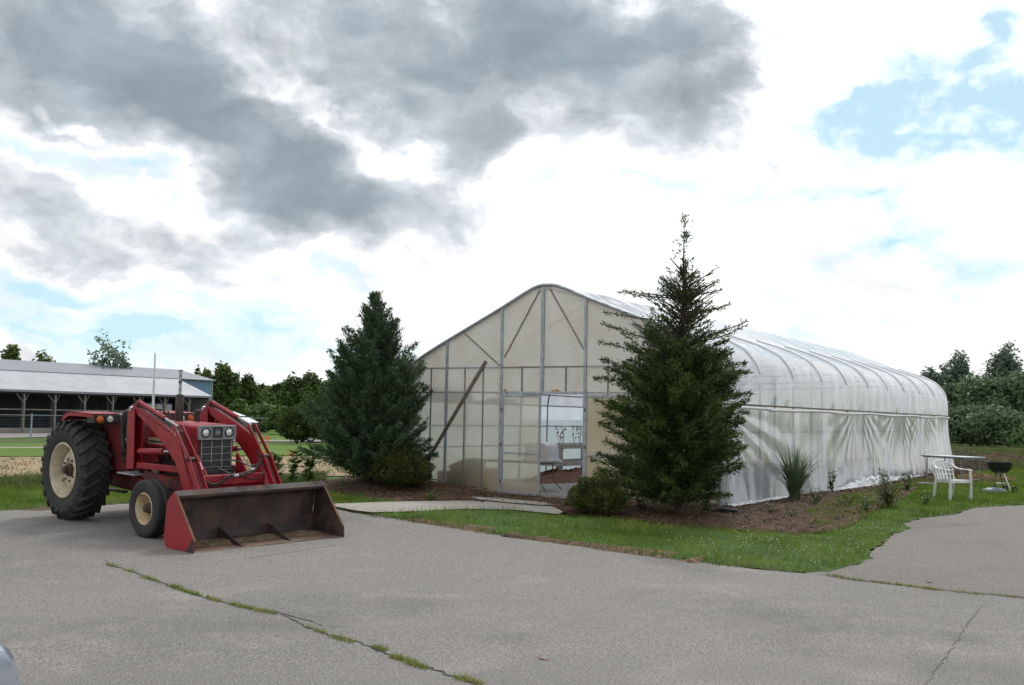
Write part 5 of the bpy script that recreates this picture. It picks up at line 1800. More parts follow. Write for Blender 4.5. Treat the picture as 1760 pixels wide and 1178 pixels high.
for (px, py, H, sp, n, leaf, lab, bushy, st) in (
    (1430, 850, 0.62, 0.14, 90, 'leaf_weed_dark', 'slender upright weed just right of the ornamental grass', False, 6),
    (1403, 868, 0.30, 0.30, 220, 'leaf_weed', 'low bright green weed clump below the ornamental grass', True, 9),
    (1528, 874, 0.62, 0.42, 900, 'leaf_weed_dark', 'dark twiggy bush at the lawn edge of the bark bed', True, 18),
    (1560, 846, 0.55, 0.22, 160, 'leaf_weed', 'yellow green leafy weed behind the dark twiggy bush', False, 6),
    (1522, 848, 0.60, 0.16, 110, 'leaf_weed', 'thin tall weed left of the yellow green one near the loose film', False, 4),
    (1486, 880, 0.26, 0.28, 200, 'leaf_weed', 'small pale weed patch in front of the dark twiggy bush', True, 8),
    (1325, 884, 0.16, 0.22, 110, 'leaf_weed', 'tiny sprawling weed in the bare bark right of the cedar', True, 7),
    (1362, 892, 0.14, 0.16, 70, 'leaf_weed', 'tiny weed in the bark nearest the clover lawn', True, 6),
    (1448, 872, 0.20, 0.26, 120, 'leaf_weed', 'flat weed in the bark between the grass clump and the dark bush', True, 7),
    (1214, 884, 0.30, 0.12, 60, 'leaf_weed', 'thin weed at the foot of the right cedar trunk', False, 4),
    (1105, 880, 0.28, 0.16, 60, 'leaf_weed_dark', 'wispy weed between the small round shrub and the right cedar', False, 4),
    (1590, 872, 0.30, 0.24, 160, 'leaf_weed', 'leafy weed tuft in front of the white chair', True, 8),
    (742, 862, 0.16, 0.18, 90, 'leaf_weed', 'small yellow green weed in the bark beside the left shrub', True, 6),
    (832, 858, 0.14, 0.10, 60, 'leaf_weed', 'tuft of weed at the edge of the door slab', True, 6)):
    leafy_plant(G(px, py), H, sp, n, leaf, int(px), lab, group=WG, bushy=bushy, stems=st, lf=0.055 if bushy else 0.085)
FG = 'broad leaved weeds standing in the rough grass behind the bucket'
for (px, py, H, lab) in ((474, 836, 0.85, 'leftmost broad leaved weed stalk behind the loader bucket'), (503, 836, 0.98, 'tallest weed stalk in the middle of the three behind the bucket'),
                         (529, 836, 0.80, 'rightmost weed stalk, beside the left cedar')):
    leafy_plant(G(px, py), H, 0.16, 150, 'leaf_weed', int(px), lab, group=FG, stems=3, lf=0.15)

# grass blades -------------------------------------------------------
def in_poly(P, poly):
    x, y = P[:, 0], P[:, 1]
    inside = np.zeros(len(P), bool)
    n = len(poly)
    for i in range(n):
        x1, y1 = poly[i][:2]
        x2, y2 = poly[(i+1) % n][:2]
        if y1 == y2:
            continue
        c = ((y1 > y) != (y2 > y)) & (x < (x2-x1)*(y-y1)/(y2-y1)+x1)
        inside ^= c
    return inside

def vnoise(x, y, s):
    return (np.sin(x*s*1.7+1.3*np.sin(y*s*1.1))+np.sin(y*s*1.9+1.7*np.sin(x*s*0.8+2))+np.sin((x+y)*s*2.7+0.5))/3

def blades(name, poly, n, H, w, mt, lab, cat, seed, box=None, patch=0.0, dz=0.02, excl=None):
    rs = np.random.RandomState(seed)
    xs = [p[0] for p in poly]
    ys = [p[1] for p in poly]
    b = box or (min(xs), min(ys), max(xs), max(ys))
    P = np.stack([rs.uniform(b[0], b[2], n), rs.uniform(b[1], b[3], n)], 1)
    P = P[in_poly(P, poly)]
    if excl is not None:
        P = P[~in_poly(P, excl)]
    f = vnoise(P[:, 0], P[:, 1], 1.6)
    P = P[rs.rand(len(P)) < np.clip(0.75+patch*f, 0.05, 1)]
    m = len(P)
    f = vnoise(P[:, 0], P[:, 1], 1.1)
    z = h(P[:, 0], P[:, 1])+dz
    hh = H*(0.45+0.8*rs.rand(m))*(1+0.35*f)
    a = rs.uniform(0, 2*math.pi, m)
    B = np.stack([P[:, 0], P[:, 1], z], 1)
    le = rs.uniform(0.1, 0.8, m)*hh
    ph = rs.uniform(0, 2*math.pi, m)
    tip = B+np.stack([le*np.cos(ph), le*np.sin(ph), hh], 1)
    s = np.stack([np.cos(a), np.sin(a), np.zeros(m)], 1)*(w*(0.6+0.8*rs.rand(m)))[:, None]*0.5
    V = np.stack([B-s, B+s, tip], 1).reshape(-1, 3)
    o = raw_mesh(name, V, m, 3, mt)
    tag(o, lab, cat, kind='stuff')
    return P, z
bed_in = [p for p in bed_poly]
near_strip = jag(inner[:17]+lane[::-1][3:]+lower, 0.2, 0.05, 31)
blades('lawn_grass', near_strip, 120000, 0.075, 0.011, M['grass'], 'short green lawn grass in the strip between the parking lot and the bark bed', 'grass', 1, patch=0.15)
right_lawn = [p for p in W_([(1575, 843), (1560, 856), (1590, 890), (1640, 884), (1675, 873), (1760, 868)])]+[(13.0, 16.0), (12, 26), (5.1, 26), (5.15, 12.4)]
blades('side_grass', right_lawn, 95000, 0.10, 0.016, M['grass'], 'green lawn round the white chair and the kettle grill', 'grass', 2, patch=0.25)
blades('verge_grass', left_poly, 150000, 0.085, 0.015, M['grass'], 'green verge behind the tractor and the bucket', 'grass', 3, box=(-15, -11, 0.5, 0.6), patch=0.15, excl=[p for p in bed_poly])
rank = W_([(0, 846), (240, 845), (480, 842), (560, 840), (560, 818), (0, 824)])
blades('rank_grass', [(rank[0][0]-3, rank[0][1]-2)]+rank, 42000, 0.17, 0.016, M['grass_rank'], 'tall rank grass along the edge of the dry field behind the tractor', 'tall grass', 4, patch=0.5)
fieldp = W_([(-60, 824), (620, 818), (620, 786), (-60, 789)])
blades('stubble_grass', fieldp, 9000, 0.10, 0.022, M['grass_rank'], 'sparse green growth in the dry stubble field', 'grass', 5, patch=0.9)
farr = [(5.2, 24), (14, 24), (16, 60), (-6, 60), (-3, 26)]
blades('meadow_grass', farr, 60000, 0.34, 0.035, M['grass_rank'], 'uncut meadow grass beyond the end of the greenhouse', 'tall grass', 6, patch=0.4, dz=-0.02)
edgeg = jag(W_([(577, 877), (640, 890), (730, 902), (787, 911), (878, 926), (960, 936), (1080, 953), (1220, 972), (1385, 988), (1385, 984), (1220, 966), (1080, 947), (960, 930), (878, 920), (787, 905), (730, 896), (640, 884)]), 0.2, 0.03, 3)
blades('edge_grass', edgeg, 9000, 0.07, 0.010, M['grass_rank'], 'yellowing grass straggling over the edge of the parking lot', 'grass', 7, patch=0.6, dz=0.0)
bedg = [(5.3, 0.4), (6.1, -1.6), (6.6, -1.2), (6.4, 1.6), (6.0, 4.5), (5.3, 8.0), (5.1, 14.0), (4.6, 14.0), (4.8, 5.0)]
blades('bed_weeds', bedg, 9000, 0.10, 0.013, M['grass'], 'patches of grass and weeds creeping into the right side of the bark bed', 'weeds', 8, patch=1.1, dz=0.03)
# grass in the lane joint and in the crack that crosses the lot
def tuft_line(pts, per, wid, H, seed):
    rs = np.random.RandomState(seed)
    P = []
    for (px, py, lenp, dens) in pts:
        x, y = G(px, py)
        x2, y2 = G(px+lenp, py+lenp*SLOPE)
        k = int(per*dens)
        q = rs.rand(k)
        P.append(np.stack([x+(x2-x)*q+rs.normal(size=k)*wid, y+(y2-y)*q+rs.normal(size=k)*wid], 1))
    return np.concatenate(P)
def tuft_mesh(name, P, H, w, mt, lab, cat, seed):
    rs = np.random.RandomState(seed)
    m = len(P)
    z = h(P[:, 0], P[:, 1])+0.004
    B = np.stack([P[:, 0], P[:, 1], z], 1)
    hh = H*(0.3+0.9*rs.rand(m))
    ph = rs.uniform(0, 2*math.pi, m)
    le = hh*rs.uniform(0.3, 1.3, m)
    tip = B+np.stack([le*np.cos(ph), le*np.sin(ph), hh], 1)
    a = rs.uniform(0, 6.28, m)
    s = np.stack([np.cos(a), np.sin(a), np.zeros(m)], 1)*w*0.5
    o = raw_mesh(name, np.stack([B-s, B+s, tip], 1).reshape(-1, 3), m, 3, mt)
    return tag(o, lab, cat, kind='stuff')
SLOPE = 0.30
crackT = [(185, 971, 22, .5), (214, 980, 16, .5), (245, 993, 18, .9), (262, 998, 10, .3), (292, 1008, 20, 1.3), (306, 1014, 38, 2.2), (354, 1028, 26, 1.3), (400, 1040, 20, 1.2), (425, 1046, 24, 1.2),
          (456, 1052, 16, .6), (572, 1096, 34, 1.2), (526, 1079, 6, .2), (545, 1086, 16, .4), (643, 1114, 20, 1.0), (674, 1130, 34, 2.0), (702, 1142, 32, 1.6), (786, 1166, 40, 1.8)]
tuft_mesh('crack_grass', tuft_line(crackT, 130, 0.020, 0.05, 3), 0.040, 0.008, M['tuft'], 'tufts of grass growing along the crack across the parking lot', 'grass', 5)
SLOPE = 0.085
jt = [(1420, 990, 30, 1.0), (1440, 994, 45, 1.0), (1490, 1000, 40, 0.9), (1540, 1006, 30, 0.9), (1560, 1009, 40, 1.1), (1590, 1013, 25, 1.2), (1640, 1018, 50, 0.7), (1700, 1023, 40, 0.5), (1730, 1026, 60, 0.5)]
SLOPE = 0.11
tuft_mesh('joint_grass', tuft_line(jt, 110, 0.022, 0.05, 4), 0.035, 0.008, M['tuft'], 'low grass growing in the joint between the lot and the side lane', 'grass', 6)
# clover heads
rs = np.random.RandomState(2)
P = np.stack([rs.uniform(2, 8.3, 2600), rs.uniform(-8, 0.5, 2600)], 1)
P = P[in_poly(P, near_strip)]
P = P[rs.rand(len(P)) < np.clip(0.02+0.65*vnoise(P[:, 0], P[:, 1], 1.4)+0.12*(P[:, 0]-4.5), 0.02, 0.8)]
z = h(P[:, 0], P[:, 1])+0.085
V = []
for (x, y), zz in zip(P, z):
    r = 0.007+0.005*rs.rand()
    zz += 0.02*rs.rand()
    c = [(x+r, y, zz), (x, y+r, zz), (x-r, y, zz), (x, y-r, zz)]
    for i in range(4):
        V += [c[i], c[(i+1) % 4], (x, y, zz+r)]
tag(raw_mesh('clover_flowers', np.array(V), len(V)//3, 3, M['clover']), 'white clover heads dotted over the lawn strip', 'clover', kind='stuff')
# bark chips
def chips(name, poly, n, mt, lab, seed, size=(0.02, 0.07)):
    rs = np.random.RandomState(seed)
    xs = [p[0] for p in poly]
    ys = [p[1] for p in poly]
    P = np.stack([rs.uniform(min(xs), max(xs), n), rs.uniform(min(ys), max(ys), n)], 1)
    P = P[in_poly(P, poly)]
    m = len(P)
    z = h(P[:, 0], P[:, 1])+0.05+0.02*rs.rand(m)
    a = rs.uniform(0, 6.28, m)
    L = rs.uniform(size[0], size[1], m)
    w = L*rs.uniform(0.2, 0.5, m)
    d = np.stack([np.cos(a)*L, np.sin(a)*L, rs.uniform(-0.4, 0.4, m)*L], 1)*0.5
    s = np.stack([-np.sin(a)*w, np.cos(a)*w, rs.uniform(-0.5, 0.5, m)*w], 1)*0.5
    B = np.stack([P[:, 0], P[:, 1], z], 1)
    V = np.stack([B-d-s, B+d-s, B+d+s, B-d+s], 1).reshape(-1, 3)
    tag(raw_mesh(name, V, m, 4, mt), lab, 'bark chips', kind='stuff')
M['chip'] = mat('bark_chip', (0.10, 0.058, 0.032), (0.18, 0.10, 0.05), 6, rough=0.9, col3=(0.045, 0.03, 0.022), scale3=9, mid3=(0.5, 0.6))
chips('bark_chips', bed_poly, 42000, M['chip'], 'loose bark chips scattered over the planting bed', 6)

# ------------------------------------------------------------------ marks on the asphalt
M['crack'] = mat('crack_dark', (0.035, 0.033, 0.030), (0.07, 0.06, 0.05), 12, rough=0.95)
M['crack_faint'] = mat('crack_faint', (0.09, 0.086, 0.08), (0.13, 0.125, 0.12), 9, rough=0.95)
M['old_line'] = mat('worn_orange_line', (0.30, 0.20, 0.13), (0.19, 0.165, 0.145), 7, rough=0.9, mid=(0.35, 0.6))
def ribbon(name, pts, w, mt, dz, seed, jit=0.01, step=0.05, kind='structure', wj=0.5):
    rs = np.random.RandomState(seed)
    P = [np.array(G(*p)) for p in pts]
    Q = []
    for a, b in zip(P[:-1], P[1:]):
        k = max(1, int(np.linalg.norm(b-a)/step))
        for i in range(k):
            Q.append(a+(b-a)*i/k)
    Q.append(P[-1])
    m = MB()
    vs = []
    for i, p in enumerate(Q):
        d = unit(Q[min(i+1, len(Q)-1)]-Q[max(i-1, 0)])
        n = np.array((-d[1], d[0]))
        p = p+n*rs.normal()*jit
        ww = w*(1-wj+2*wj*rs.rand())*0.5*min(1, 0.2+4*i/len(Q), 0.2+4*(len(Q)-1-i)/len(Q))
        for s in (-1, 1):
            q = p+n*ww*s
            vs.append((q[0], q[1], hz(q[0], q[1])+dz))
    m.add(vs, [(2*i, 2*i+1, 2*i+3, 2*i+2) for i in range(len(Q)-1)])
    o = m.build(name, mt, fix=False)
    o['kind'] = kind
    return o
ribbon('asphalt_crack', [(178, 962), (184, 966), (184, 972), (210, 978), (240, 988), (290, 1008), (350, 1028), (400, 1040), (470, 1052), (520, 1066), (560, 1078), (600, 1080)], 0.022, M['crack'], 0.008, 1)
ribbon('asphalt_crack', [(480, 1054), (530, 1080), (566, 1093), (600, 1100), (640, 1114), (680, 1132), (740, 1150), (790, 1168), (840, 1185)], 0.026, M['crack'], 0.0085, 2)
ribbon('asphalt_crack', [(1400, 989), (1500, 1001), (1630, 1016), (1760, 1028), (1860, 1040)], 0.030, M['crack'], 0.009, 3)
ribbon('asphalt_crack', [(1692, 1040), (1665, 1070), (1640, 1110), (1610, 1150), (1585, 1185)], 0.008, M['crack_faint'], 0.008, 4, jit=0.010)
ribbon('faint_crack', [(1550, 897), (1620, 905), (1700, 900)], 0.010, M['crack'], 0.006, 5)
ribbon('worn_orange_line', [(588, 937), (540, 943.5), (480, 953), (420, 962)], 0.030, M['old_line'], 0.0075, 6, jit=0.002, wj=0.35)
for (px, py, a, lab) in ((935, 1135, 0.3, 'small brown fallen leaf near the bottom centre of the lot'), (1597, 1002, 1.0, 'orange leaf scrap on the side lane by the grassy joint')):
    x, y = G(px, py)
    o = MB().prism([(-0.05, 0), (-0.01, 0.022), (0.05, 0.004), (0.01, -0.02)], 0.0, 0.006, 'XY').build('fallen_leaf', mat('dead_leaf', (0.16, 0.085, 0.05)))
    o.location = (x, y, hz(x, y)+0.008)
    o.rotation_euler = (0.1, 0.15, a)
    tag(o, lab, 'leaf', 'fallen leaves on the asphalt')


# ------------------------------------------------------------------ open fronted shed with a lean-to
def ribbed(name, c1, c2, freq, axis='Y', depth=0.02):
    m = mat(name, c1, c2, 0.6, rough=0.5)
    nt = m.node_tree
    p = nt.nodes['Principled BSDF']
    t = nt.nodes.new('ShaderNodeTexCoord')
    w = nt.nodes.new('ShaderNodeTexWave')
    w.bands_direction = axis
    w.inputs['Scale'].default_value = freq
    nt.links.new(t.outputs['Object'], w.inputs['Vector'])
    b = nt.nodes.new('ShaderNodeBump')
    b.inputs['Distance'].default_value = depth
    nt.links.new(w.outputs['Fac'], b.inputs['Height'])
    nt.links.new(b.outputs[0], p.inputs['Normal'])
    return m
M['steel_roof'] = ribbed('pale_ribbed_roof', (0.40, 0.41, 0.43), (0.34, 0.35, 0.375), 1.0)
M['steel_roof_dark'] = ribbed('dim_ribbed_roof', (0.235, 0.25, 0.28), (0.21, 0.225, 0.255), 1.0)  # main slope: its weaker sky reflection put into a darker grey
M['blue_siding'] = ribbed('blue_ribbed_siding', (0.14, 0.255, 0.39), (0.16, 0.275, 0.41), 1.2)
M['pale_siding'] = ribbed('pale_ribbed_siding', (0.30, 0.31, 0.31), (0.25, 0.26, 0.26), 1.0, 'Z')
SX, SE, SM, SR = -56.24, 3.0, -60.24, -64.64
Y0, YL, YM = -14.0, 42.67, 46.6
SH = empty('livestock_shed', (SX, Y0, 0), 'long open fronted farm shed with a pale metal lean-to roof and blue end wall', 'shed')
def S(m): return m
def sbox(x0, y0, z0, x1, y1, z1, name, mt, par=None, bevel=0):
    return MB().box(x0-SX, y0-Y0, z0, x1-SX, y1-Y0, z1).build(name, M[mt], par or SH, bevel=bevel)
def sprism(poly, y0, y1, name, mt, par=None):
    return MB().prism([(a-SX, b) for a, b in poly], y0-Y0, y1-Y0).build(name, M[mt], par or SH)
sprism([(SX+0.35, SE-0.12), (SX+0.35, SE-0.06), (SM, 4.44), (SM, 4.38)], Y0, YL, 'lean_to_roof', 'steel_roof')
sprism([(SM+0.30, 4.335), (SM+0.30, 4.40), (SR, 5.36), (SR, 5.28)], Y0-0.3, YM+0.15, 'main_roof', 'steel_roof_dark')
sprism([(SR, 5.28), (SR, 5.36), (SR-4.7, 4.30), (SR-4.7, 4.24)], Y0-0.3, YM+0.15, 'main_roof', 'steel_roof_dark')
sbox(SM-0.06, Y0, 0, SM, YM, 4.32, 'front_wall', 'blue_siding')
sbox(SR-4.4, Y0, 0, SR-4.34, YM, 4.2, 'rear_wall', 'blue_siding')
for yy in (YM-0.05, Y0):
    sprism([(SM-0.06, 0), (SM-0.06, 4.30), (SR, 5.26), (SR-4.34, 4.22), (SR-4.34, 0)], yy, yy+0.05, 'end_wall', 'blue_siding')
sbox(SM-0.08, YM-0.06, 0, SM+0.03, YM+0.06, 4.33, 'corner_trim', 'steel_roof')
sprism([(SX, 0), (SX, SE-0.1), (SM+0.01, 4.34), (SM+0.01, 0)], YL-0.06, YL, 'lean_to_end_wall', 'pale_siding')
sbox(SM+0.02, Y0, 0, SM+0.10, YL-0.1, 3.4, 'stall_back_shade', 'dark_and_shade')  # added dark sheet over the blue wall, standing in for shade
sbox(SX+0.36, Y0, SE-0.20, SX+0.39, YL, SE-0.05, 'fascia', 'steel_roof_dark')
sbox(SX-0.05, Y0, SE-0.32, SX+0.05, YL-0.1, SE-0.18, 'eave_beam', 'dark_and_shade')
k = 0
y = 26.2-2.4*17
while y < YL+0.1:
    if y > Y0:
        p = sbox(SX-0.06, y-0.06, 0, SX+0.06, y+0.06, SE-0.3, 'post', 'post_grey')
        MB().bar((SX-SX, y-Y0, 2.05), (SX-SX, y-0.62-Y0, SE-0.3), 0.05, 0.05).build('knee_brace', M['post_grey'], p)
        MB().bar((SX-SX, y-Y0, 2.05), (SX-SX, y+0.35-Y0, SE-0.3), 0.04, 0.04).build('knee_brace', M['post_grey'], p)
    y += 2.4
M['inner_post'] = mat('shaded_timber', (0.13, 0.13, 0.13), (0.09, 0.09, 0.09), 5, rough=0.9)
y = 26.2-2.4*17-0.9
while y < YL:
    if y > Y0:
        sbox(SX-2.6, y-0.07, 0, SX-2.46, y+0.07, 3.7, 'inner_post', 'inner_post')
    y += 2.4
for z in (1.62,):
    sbox(SX-0.10, Y0, z-0.04, SX-0.085, 37.0, z+0.04, 'stall_rail', 'post_grey')
sbox(SX-0.6, Y0, 0.0, SX-0.45, 37, 0.35, 'feed_curb', 'gravel_far')
# drums on a rack under the roof
rk = empty('steel_rack', (-57.9, 38.9, 0), 'low steel rack under the shed roof carrying the white drums', 'rack')
for (a, b) in ((-0.4, -1.3), (0.4, -1.3), (-0.4, 1.3), (0.4, 1.3)):
    MB().box(a-0.04, b-0.04, 0, a+0.04, b+0.04, 1.40).build('leg', M['black'], rk)
MB().box(-0.5, -1.5, 1.40, 0.5, 1.5, 1.46).build('shelf', M['black'], rk)
for k, (yy, lb) in enumerate(((-0.95, 'left one of three white drums with blue lids on the rack in the shed'), (0.0, 'middle one of three white drums with blue lids on the rack in the shed'), (0.95, 'right one of three white drums with blue lids on the rack in the shed'))):
    t = empty('drum', (-57.9, 38.9+yy, 1.462), lb, 'drum', 'white drums on the rack')
    MB().lathe([(0, 0), (0.36, 0), (0.37, 0.02), (0.37, 0.36), (0.385, 0.38), (0.37, 0.40), (0.37, 0.70), (0.34, 0.76), (0, 0.76)], n=20).build('drum_body', M['white_plastic'], t, smooth=40)
    MB().lathe([(0, 0.762), (0.38, 0.762), (0.38, 0.86), (0.0, 0.90)], n=20).build('lid', mat('blue_lid', (0.03, 0.08, 0.30)), t, smooth=40)

# yard fence in front of the shed
fx = -47.4
fe = empty('yard_fence', (fx, 0, 0), 'grey pipe and wire fence along the gravel yard before the shed', 'fence')
M['fence_blue'] = mat('bluish_galvanised_pipe', (0.26, 0.32, 0.37), (0.20, 0.25, 0.29), 4, rough=0.6)
y = -20.0
while y < 40.5:
    MB().lathe([(0, 0), (0.05, 0), (0.05, 1.36), (0.03, 1.39), (0, 1.39)], c=(0, y, 0), n=8).build('post', M['fence_blue'], fe, smooth=40)
    y += 2.55
for z in (1.28, 0.10):
    MB().tube([(0, -20, z), (0, 40.4, z)], 0.022, 6).build('rail', M['fence_blue'], fe)
wire = MB()
for z in np.arange(0.22, 1.25, 0.16):
    wire.bar((0, -20, z), (0, 40.4, z), 0.006, 0.006)
wo_ = wire.build('wire_mesh', M['fence_blue'], fe)

def polar(px, d, py=None):
    """point on the ground in the direction of a bearing, d metres out"""
    r = ray(px, 700)
    v = unit(np.array((r[0], r[1])))
    return CAM[0]+v[0]*d, CAM[1]+v[1]*d
p = polar(263, 73)
t = empty('flag_pole', (p[0], p[1], 0), 'thin white pole standing in front of the shed roof', 'pole')
MB().lathe([(0.09, 0), (0.085, 2.0), (0.05, 5.2), (0.045, 5.35), (0, 5.37)], n=10).build('shaft', M['white_plastic'], t, smooth=60)
MB().lathe([(0.16, 0), (0.16, 0.12), (0.09, 0.14)], n=12).build('pole_base', M['post_grey'], t)

# ------------------------------------------------------------------ far trees
def crown_mesh(name, seed, n, lobes, sparse=0.0, leaf=0.30, mt='leaf_far', par=None, R0=1.0, H0=1.0, flat=0.75):
    rs = np.random.RandomState(seed)
    P, Nn = [], []
    cs = []
    for k in range(lobes):
        a = rs.uniform(0, 6.28)
        f = rs.rand()
        zc = 0.18+0.72*f
        rad = (0.62*math.sin(math.pi*min(0.97, 0.16+0.78*f)))*rs.uniform(0.5, 1.0)
        cs.append((rad*math.cos(a), rad*math.sin(a), zc, rs.uniform(0.24, 0.40)*(1.15-0.45*f)))
    cs.append((0, 0, 0.5, 0.45))
    w = np.array([c[3]**2 for c in cs])
    w /= w.sum()
    for c, q in zip(cs, w):
        m = int(n*q)
        u = rnd_dirs(m, rs)
        r = c[3]*(1-0.35*rs.rand(m)**1.6+0.10*rs.normal(size=m))
        b = 1+0.14*np.sin(u[:, 0]*7+seed)*np.sin(u[:, 2]*9+c[0]*9)
        pp = u*(r*b)[:, None]*np.array((1, 1, flat))+np.array(c[:3])
        P.append(pp)
        Nn.append(u)
    P = np.concatenate(P)
    Nn = np.concatenate(Nn)
    P = P*np.array((R0, R0, H0))
    k = P[:, 2] > 0.05*H0
    if sparse:
        k &= (vnoise(P[:, 0]+seed, P[:, 2]+P[:, 1]*0.7, 2.2/R0*1.6) > sparse-0.6)
    P, Nn = P[k], Nn[k]
    m = len(P)
    nn = Nn+rs.normal(size=(m, 3))*0.6
    nn /= np.linalg.norm(nn, axis=1, keepdims=True)
    s = np.cross(nn, rnd_dirs(m, rs))
    s /= np.linalg.norm(s, axis=1, keepdims=True)
    q = np.cross(nn, s)
    L = (leaf*(0.45+0.9*rs.rand(m)))[:, None]*0.5
    V = np.stack([P-s*L, P+q*L*0.6, P+s*L, P-q*L*0.6], 1).reshape(-1, 3)
    return raw_mesh(name, V, m, 4, M[mt], par)

def far_tree(px, ytop, hw, d, seed, lab, grp, mt='leaf_far', n=9000, sparse=0.0, kind='broadleaf_tree', lobes=15, leaf=None, base_f=0.0, flat=0.8):
    x, y = polar(px, d)
    hor = 719.0+(px-880)*0.0173
    H = (hor-ytop)/F_PX*d+1.6
    Rr = hw/F_PX*d*1.12
    t = empty(kind, (x, y, -0.05), lab, 'tree', grp)
    b0 = base_f*H
    c = crown_mesh('crown', seed, n, lobes, sparse, leaf or max(0.20, 0.0030*d), mt, t, Rr*1.25, (H-b0)*1.0, flat)
    # top of the unit crown sits near 1.12: scale to the wanted height
    co = np.empty(len(c.data.vertices)*3, np.float32)
    c.data.vertices.foreach_get('co', co)
    co = co.reshape(-1, 3)
    top = np.percentile(co[:, 2], 99.7)
    co[:, 2] = co[:, 2]*(H-b0)/top+b0
    sx = np.percentile(np.abs(co[:, :2]), 98)
    co[:, :2] *= Rr/sx
    c.data.vertices.foreach_set('co', co.ravel())
    c.data.update()
    m = MB()
    rs = np.random.RandomState(seed+50)
    m.tube([(0, 0, 0), (0.05*Rr, 0, 0.3*H), (0, 0.03*Rr, 0.75*H)], [0.030*H, 0.020*H, 0.006*H], 7)
    for k in range(7):
        a = rs.uniform(0, 6.28)
        z0 = rs.uniform(0.2, 0.5)*H
        m.tube([(0, 0, z0), (Rr*0.4*math.cos(a), Rr*0.4*math.sin(a), z0+0.15*H), (Rr*0.75*math.cos(a), Rr*0.75*math.sin(a), z0+0.32*H)], [0.010*H, 0.006*H, 0.002*H], 5)
    m.build('trunk', M['bark'], t)
    return t
GL = 'trees beyond the fields on the left'
i = 0
for (px, yt, hw, d, n, lab) in (
    (388, 630, 24, 108, 11000, 'tall dark tree nearest the blue end of the shed'),
    (356, 640, 22, 118, 7000, 'tree half hidden behind the blue shed wall'),
    (424, 648, 24, 110, 9000, 'rounded tree second to the right of the shed'),
    (452, 664, 22, 114, 8000, 'lower tree at the dip in the left tree line'),
    (482, 661, 22, 120, 8000, 'pale topped tree in the middle of the left tree line'),
    (526, 645, 32, 104, 13000, 'broad dark tree just left of the left cedar'),
    (572, 652, 32, 106, 9000, 'broad tree mostly hidden behind the left cedar'),
    (640, 655, 44, 112, 7000, 'tree wholly behind the left cedar in the left tree line'),
    (410, 688, 26, 92, 7000, 'lower bushy tree above the far loader arm'),
    (448, 694, 28, 90, 7000, 'lower bushy tree behind the white canopies'),
    (484, 700, 24, 88, 7000, 'dark low tree behind the orange stakes'),
    (516, 694, 15, 86, 6000, 'small yellow green tree in front of the broad dark one'),
    (556, 700, 28, 84, 7000, 'low tree showing at the left edge of the cedar')):
    far_tree(px, yt, hw, d, 20+i, lab, GL, 'leaf_far', n)
    i += 1
far_tree(184, 586, 38, 96, 61, 'thin crowned tree standing above the shed roof', 'trees behind the shed', 'leaf_far_haze', 7000, sparse=0.62, leaf=0.24, base_f=0.30)
far_tree(14, 604, 20, 112, 62, 'dark tree top over the left end of the shed roof', 'trees behind the shed', 'leaf_far', 5000)
far_tree(66, 616, 26, 118, 63, 'low row of leaves just above the shed ridge', 'trees behind the shed', 'leaf_far', 5000)
far_tree(-60, 600, 50, 112, 64, 'tree beyond the left frame edge behind the shed', 'trees behind the shed', 'leaf_far', 4000)
far_tree(335, 634, 10, 112, 65, 'small tree crest beside the shed roof end', 'trees behind the shed', 'leaf_far', 2500)
GRt = 'trees beyond the meadow on the right'
for (px, yt, hw, d, n, mt_, sp, lab) in (
    (1616, 636, 24, 150, 6500, 'leaf_far_haze', 0.12, 'hazy grey green tree rising at the far end of the greenhouse roof'),
    (1655, 618, 32, 152, 9000, 'leaf_far_haze', 0.12, 'hazy loose tree crown right of the greenhouse end'),
    (1738, 606, 42, 140, 12000, 'leaf_far_haze', 0.10, 'tallest pale tree at the right edge of the photo'),
    (1808, 598, 46, 140, 7000, 'leaf_far_haze', 0.10, 'pale tree just outside the right edge'),
    (1640, 668, 44, 112, 12000, 'leaf_right_haze', 0.0, 'dense green bushy tree beside the far corner of the greenhouse'),
    (1694, 655, 42, 110, 13000, 'leaf_right_haze', 0.0, 'dense green bushy tree in the middle of the right tree mass'),
    (1750, 648, 46, 108, 14000, 'leaf_right_haze', 0.0, 'dense green bushy tree at the right picture edge'),
    (1826, 645, 52, 108, 7000, 'leaf_right_haze', 0.0, 'bushy tree beyond the right picture edge'),
    (1575, 675, 44, 116, 5000, 'leaf_right_haze', 0.0, 'bushy tree hidden behind the greenhouse end'),
    (1668, 700, 40, 98, 9000, 'leaf_right_haze', 0.0, 'low dark bush under the right tree mass'),
    (1732, 702, 46, 96, 9000, 'leaf_right_haze', 0.0, 'low dark bush under the tallest pale tree')):
    far_tree(px, yt, hw, d, 80+i, lab, GRt, mt_, n, sparse=sp)
    i += 1
# far wood that closes the horizon
def wood(px0, px1, d, hgt, seed, n, lab):
    rs = np.random.RandomState(seed)
    P = []
    q = rs.rand(n)
    px = px0+(px1-px0)*q
    top = hgt*(0.75+0.25*np.sin(px*0.045+seed)*np.sin(px*0.017)+0.12*np.sin(px*0.13))
    V = []
    r = np.array([polar(p_, d) for p_ in px])
    dep = rs.uniform(-3, 3, n)
    z = top*(1-rs.rand(n)**1.8)
    c = np.stack([r[:, 0], r[:, 1]+dep, z], 1)
    nn = rnd_dirs(n, rs)
    s = np.cross(nn, rnd_dirs(n, rs))
    s /= np.linalg.norm(s, axis=1, keepdims=True)
    u = np.cross(nn, s)
    L = (0.5+0.9*rs.rand(n))[:, None]*0.45
    V = np.stack([c-s*L, c+u*L*0.7, c+s*L, c-u*L*0.7], 1).reshape(-1, 3)
    tag(raw_mesh('far_wood', V, n, 4, M['leaf_far']), lab, 'wood', kind='stuff')
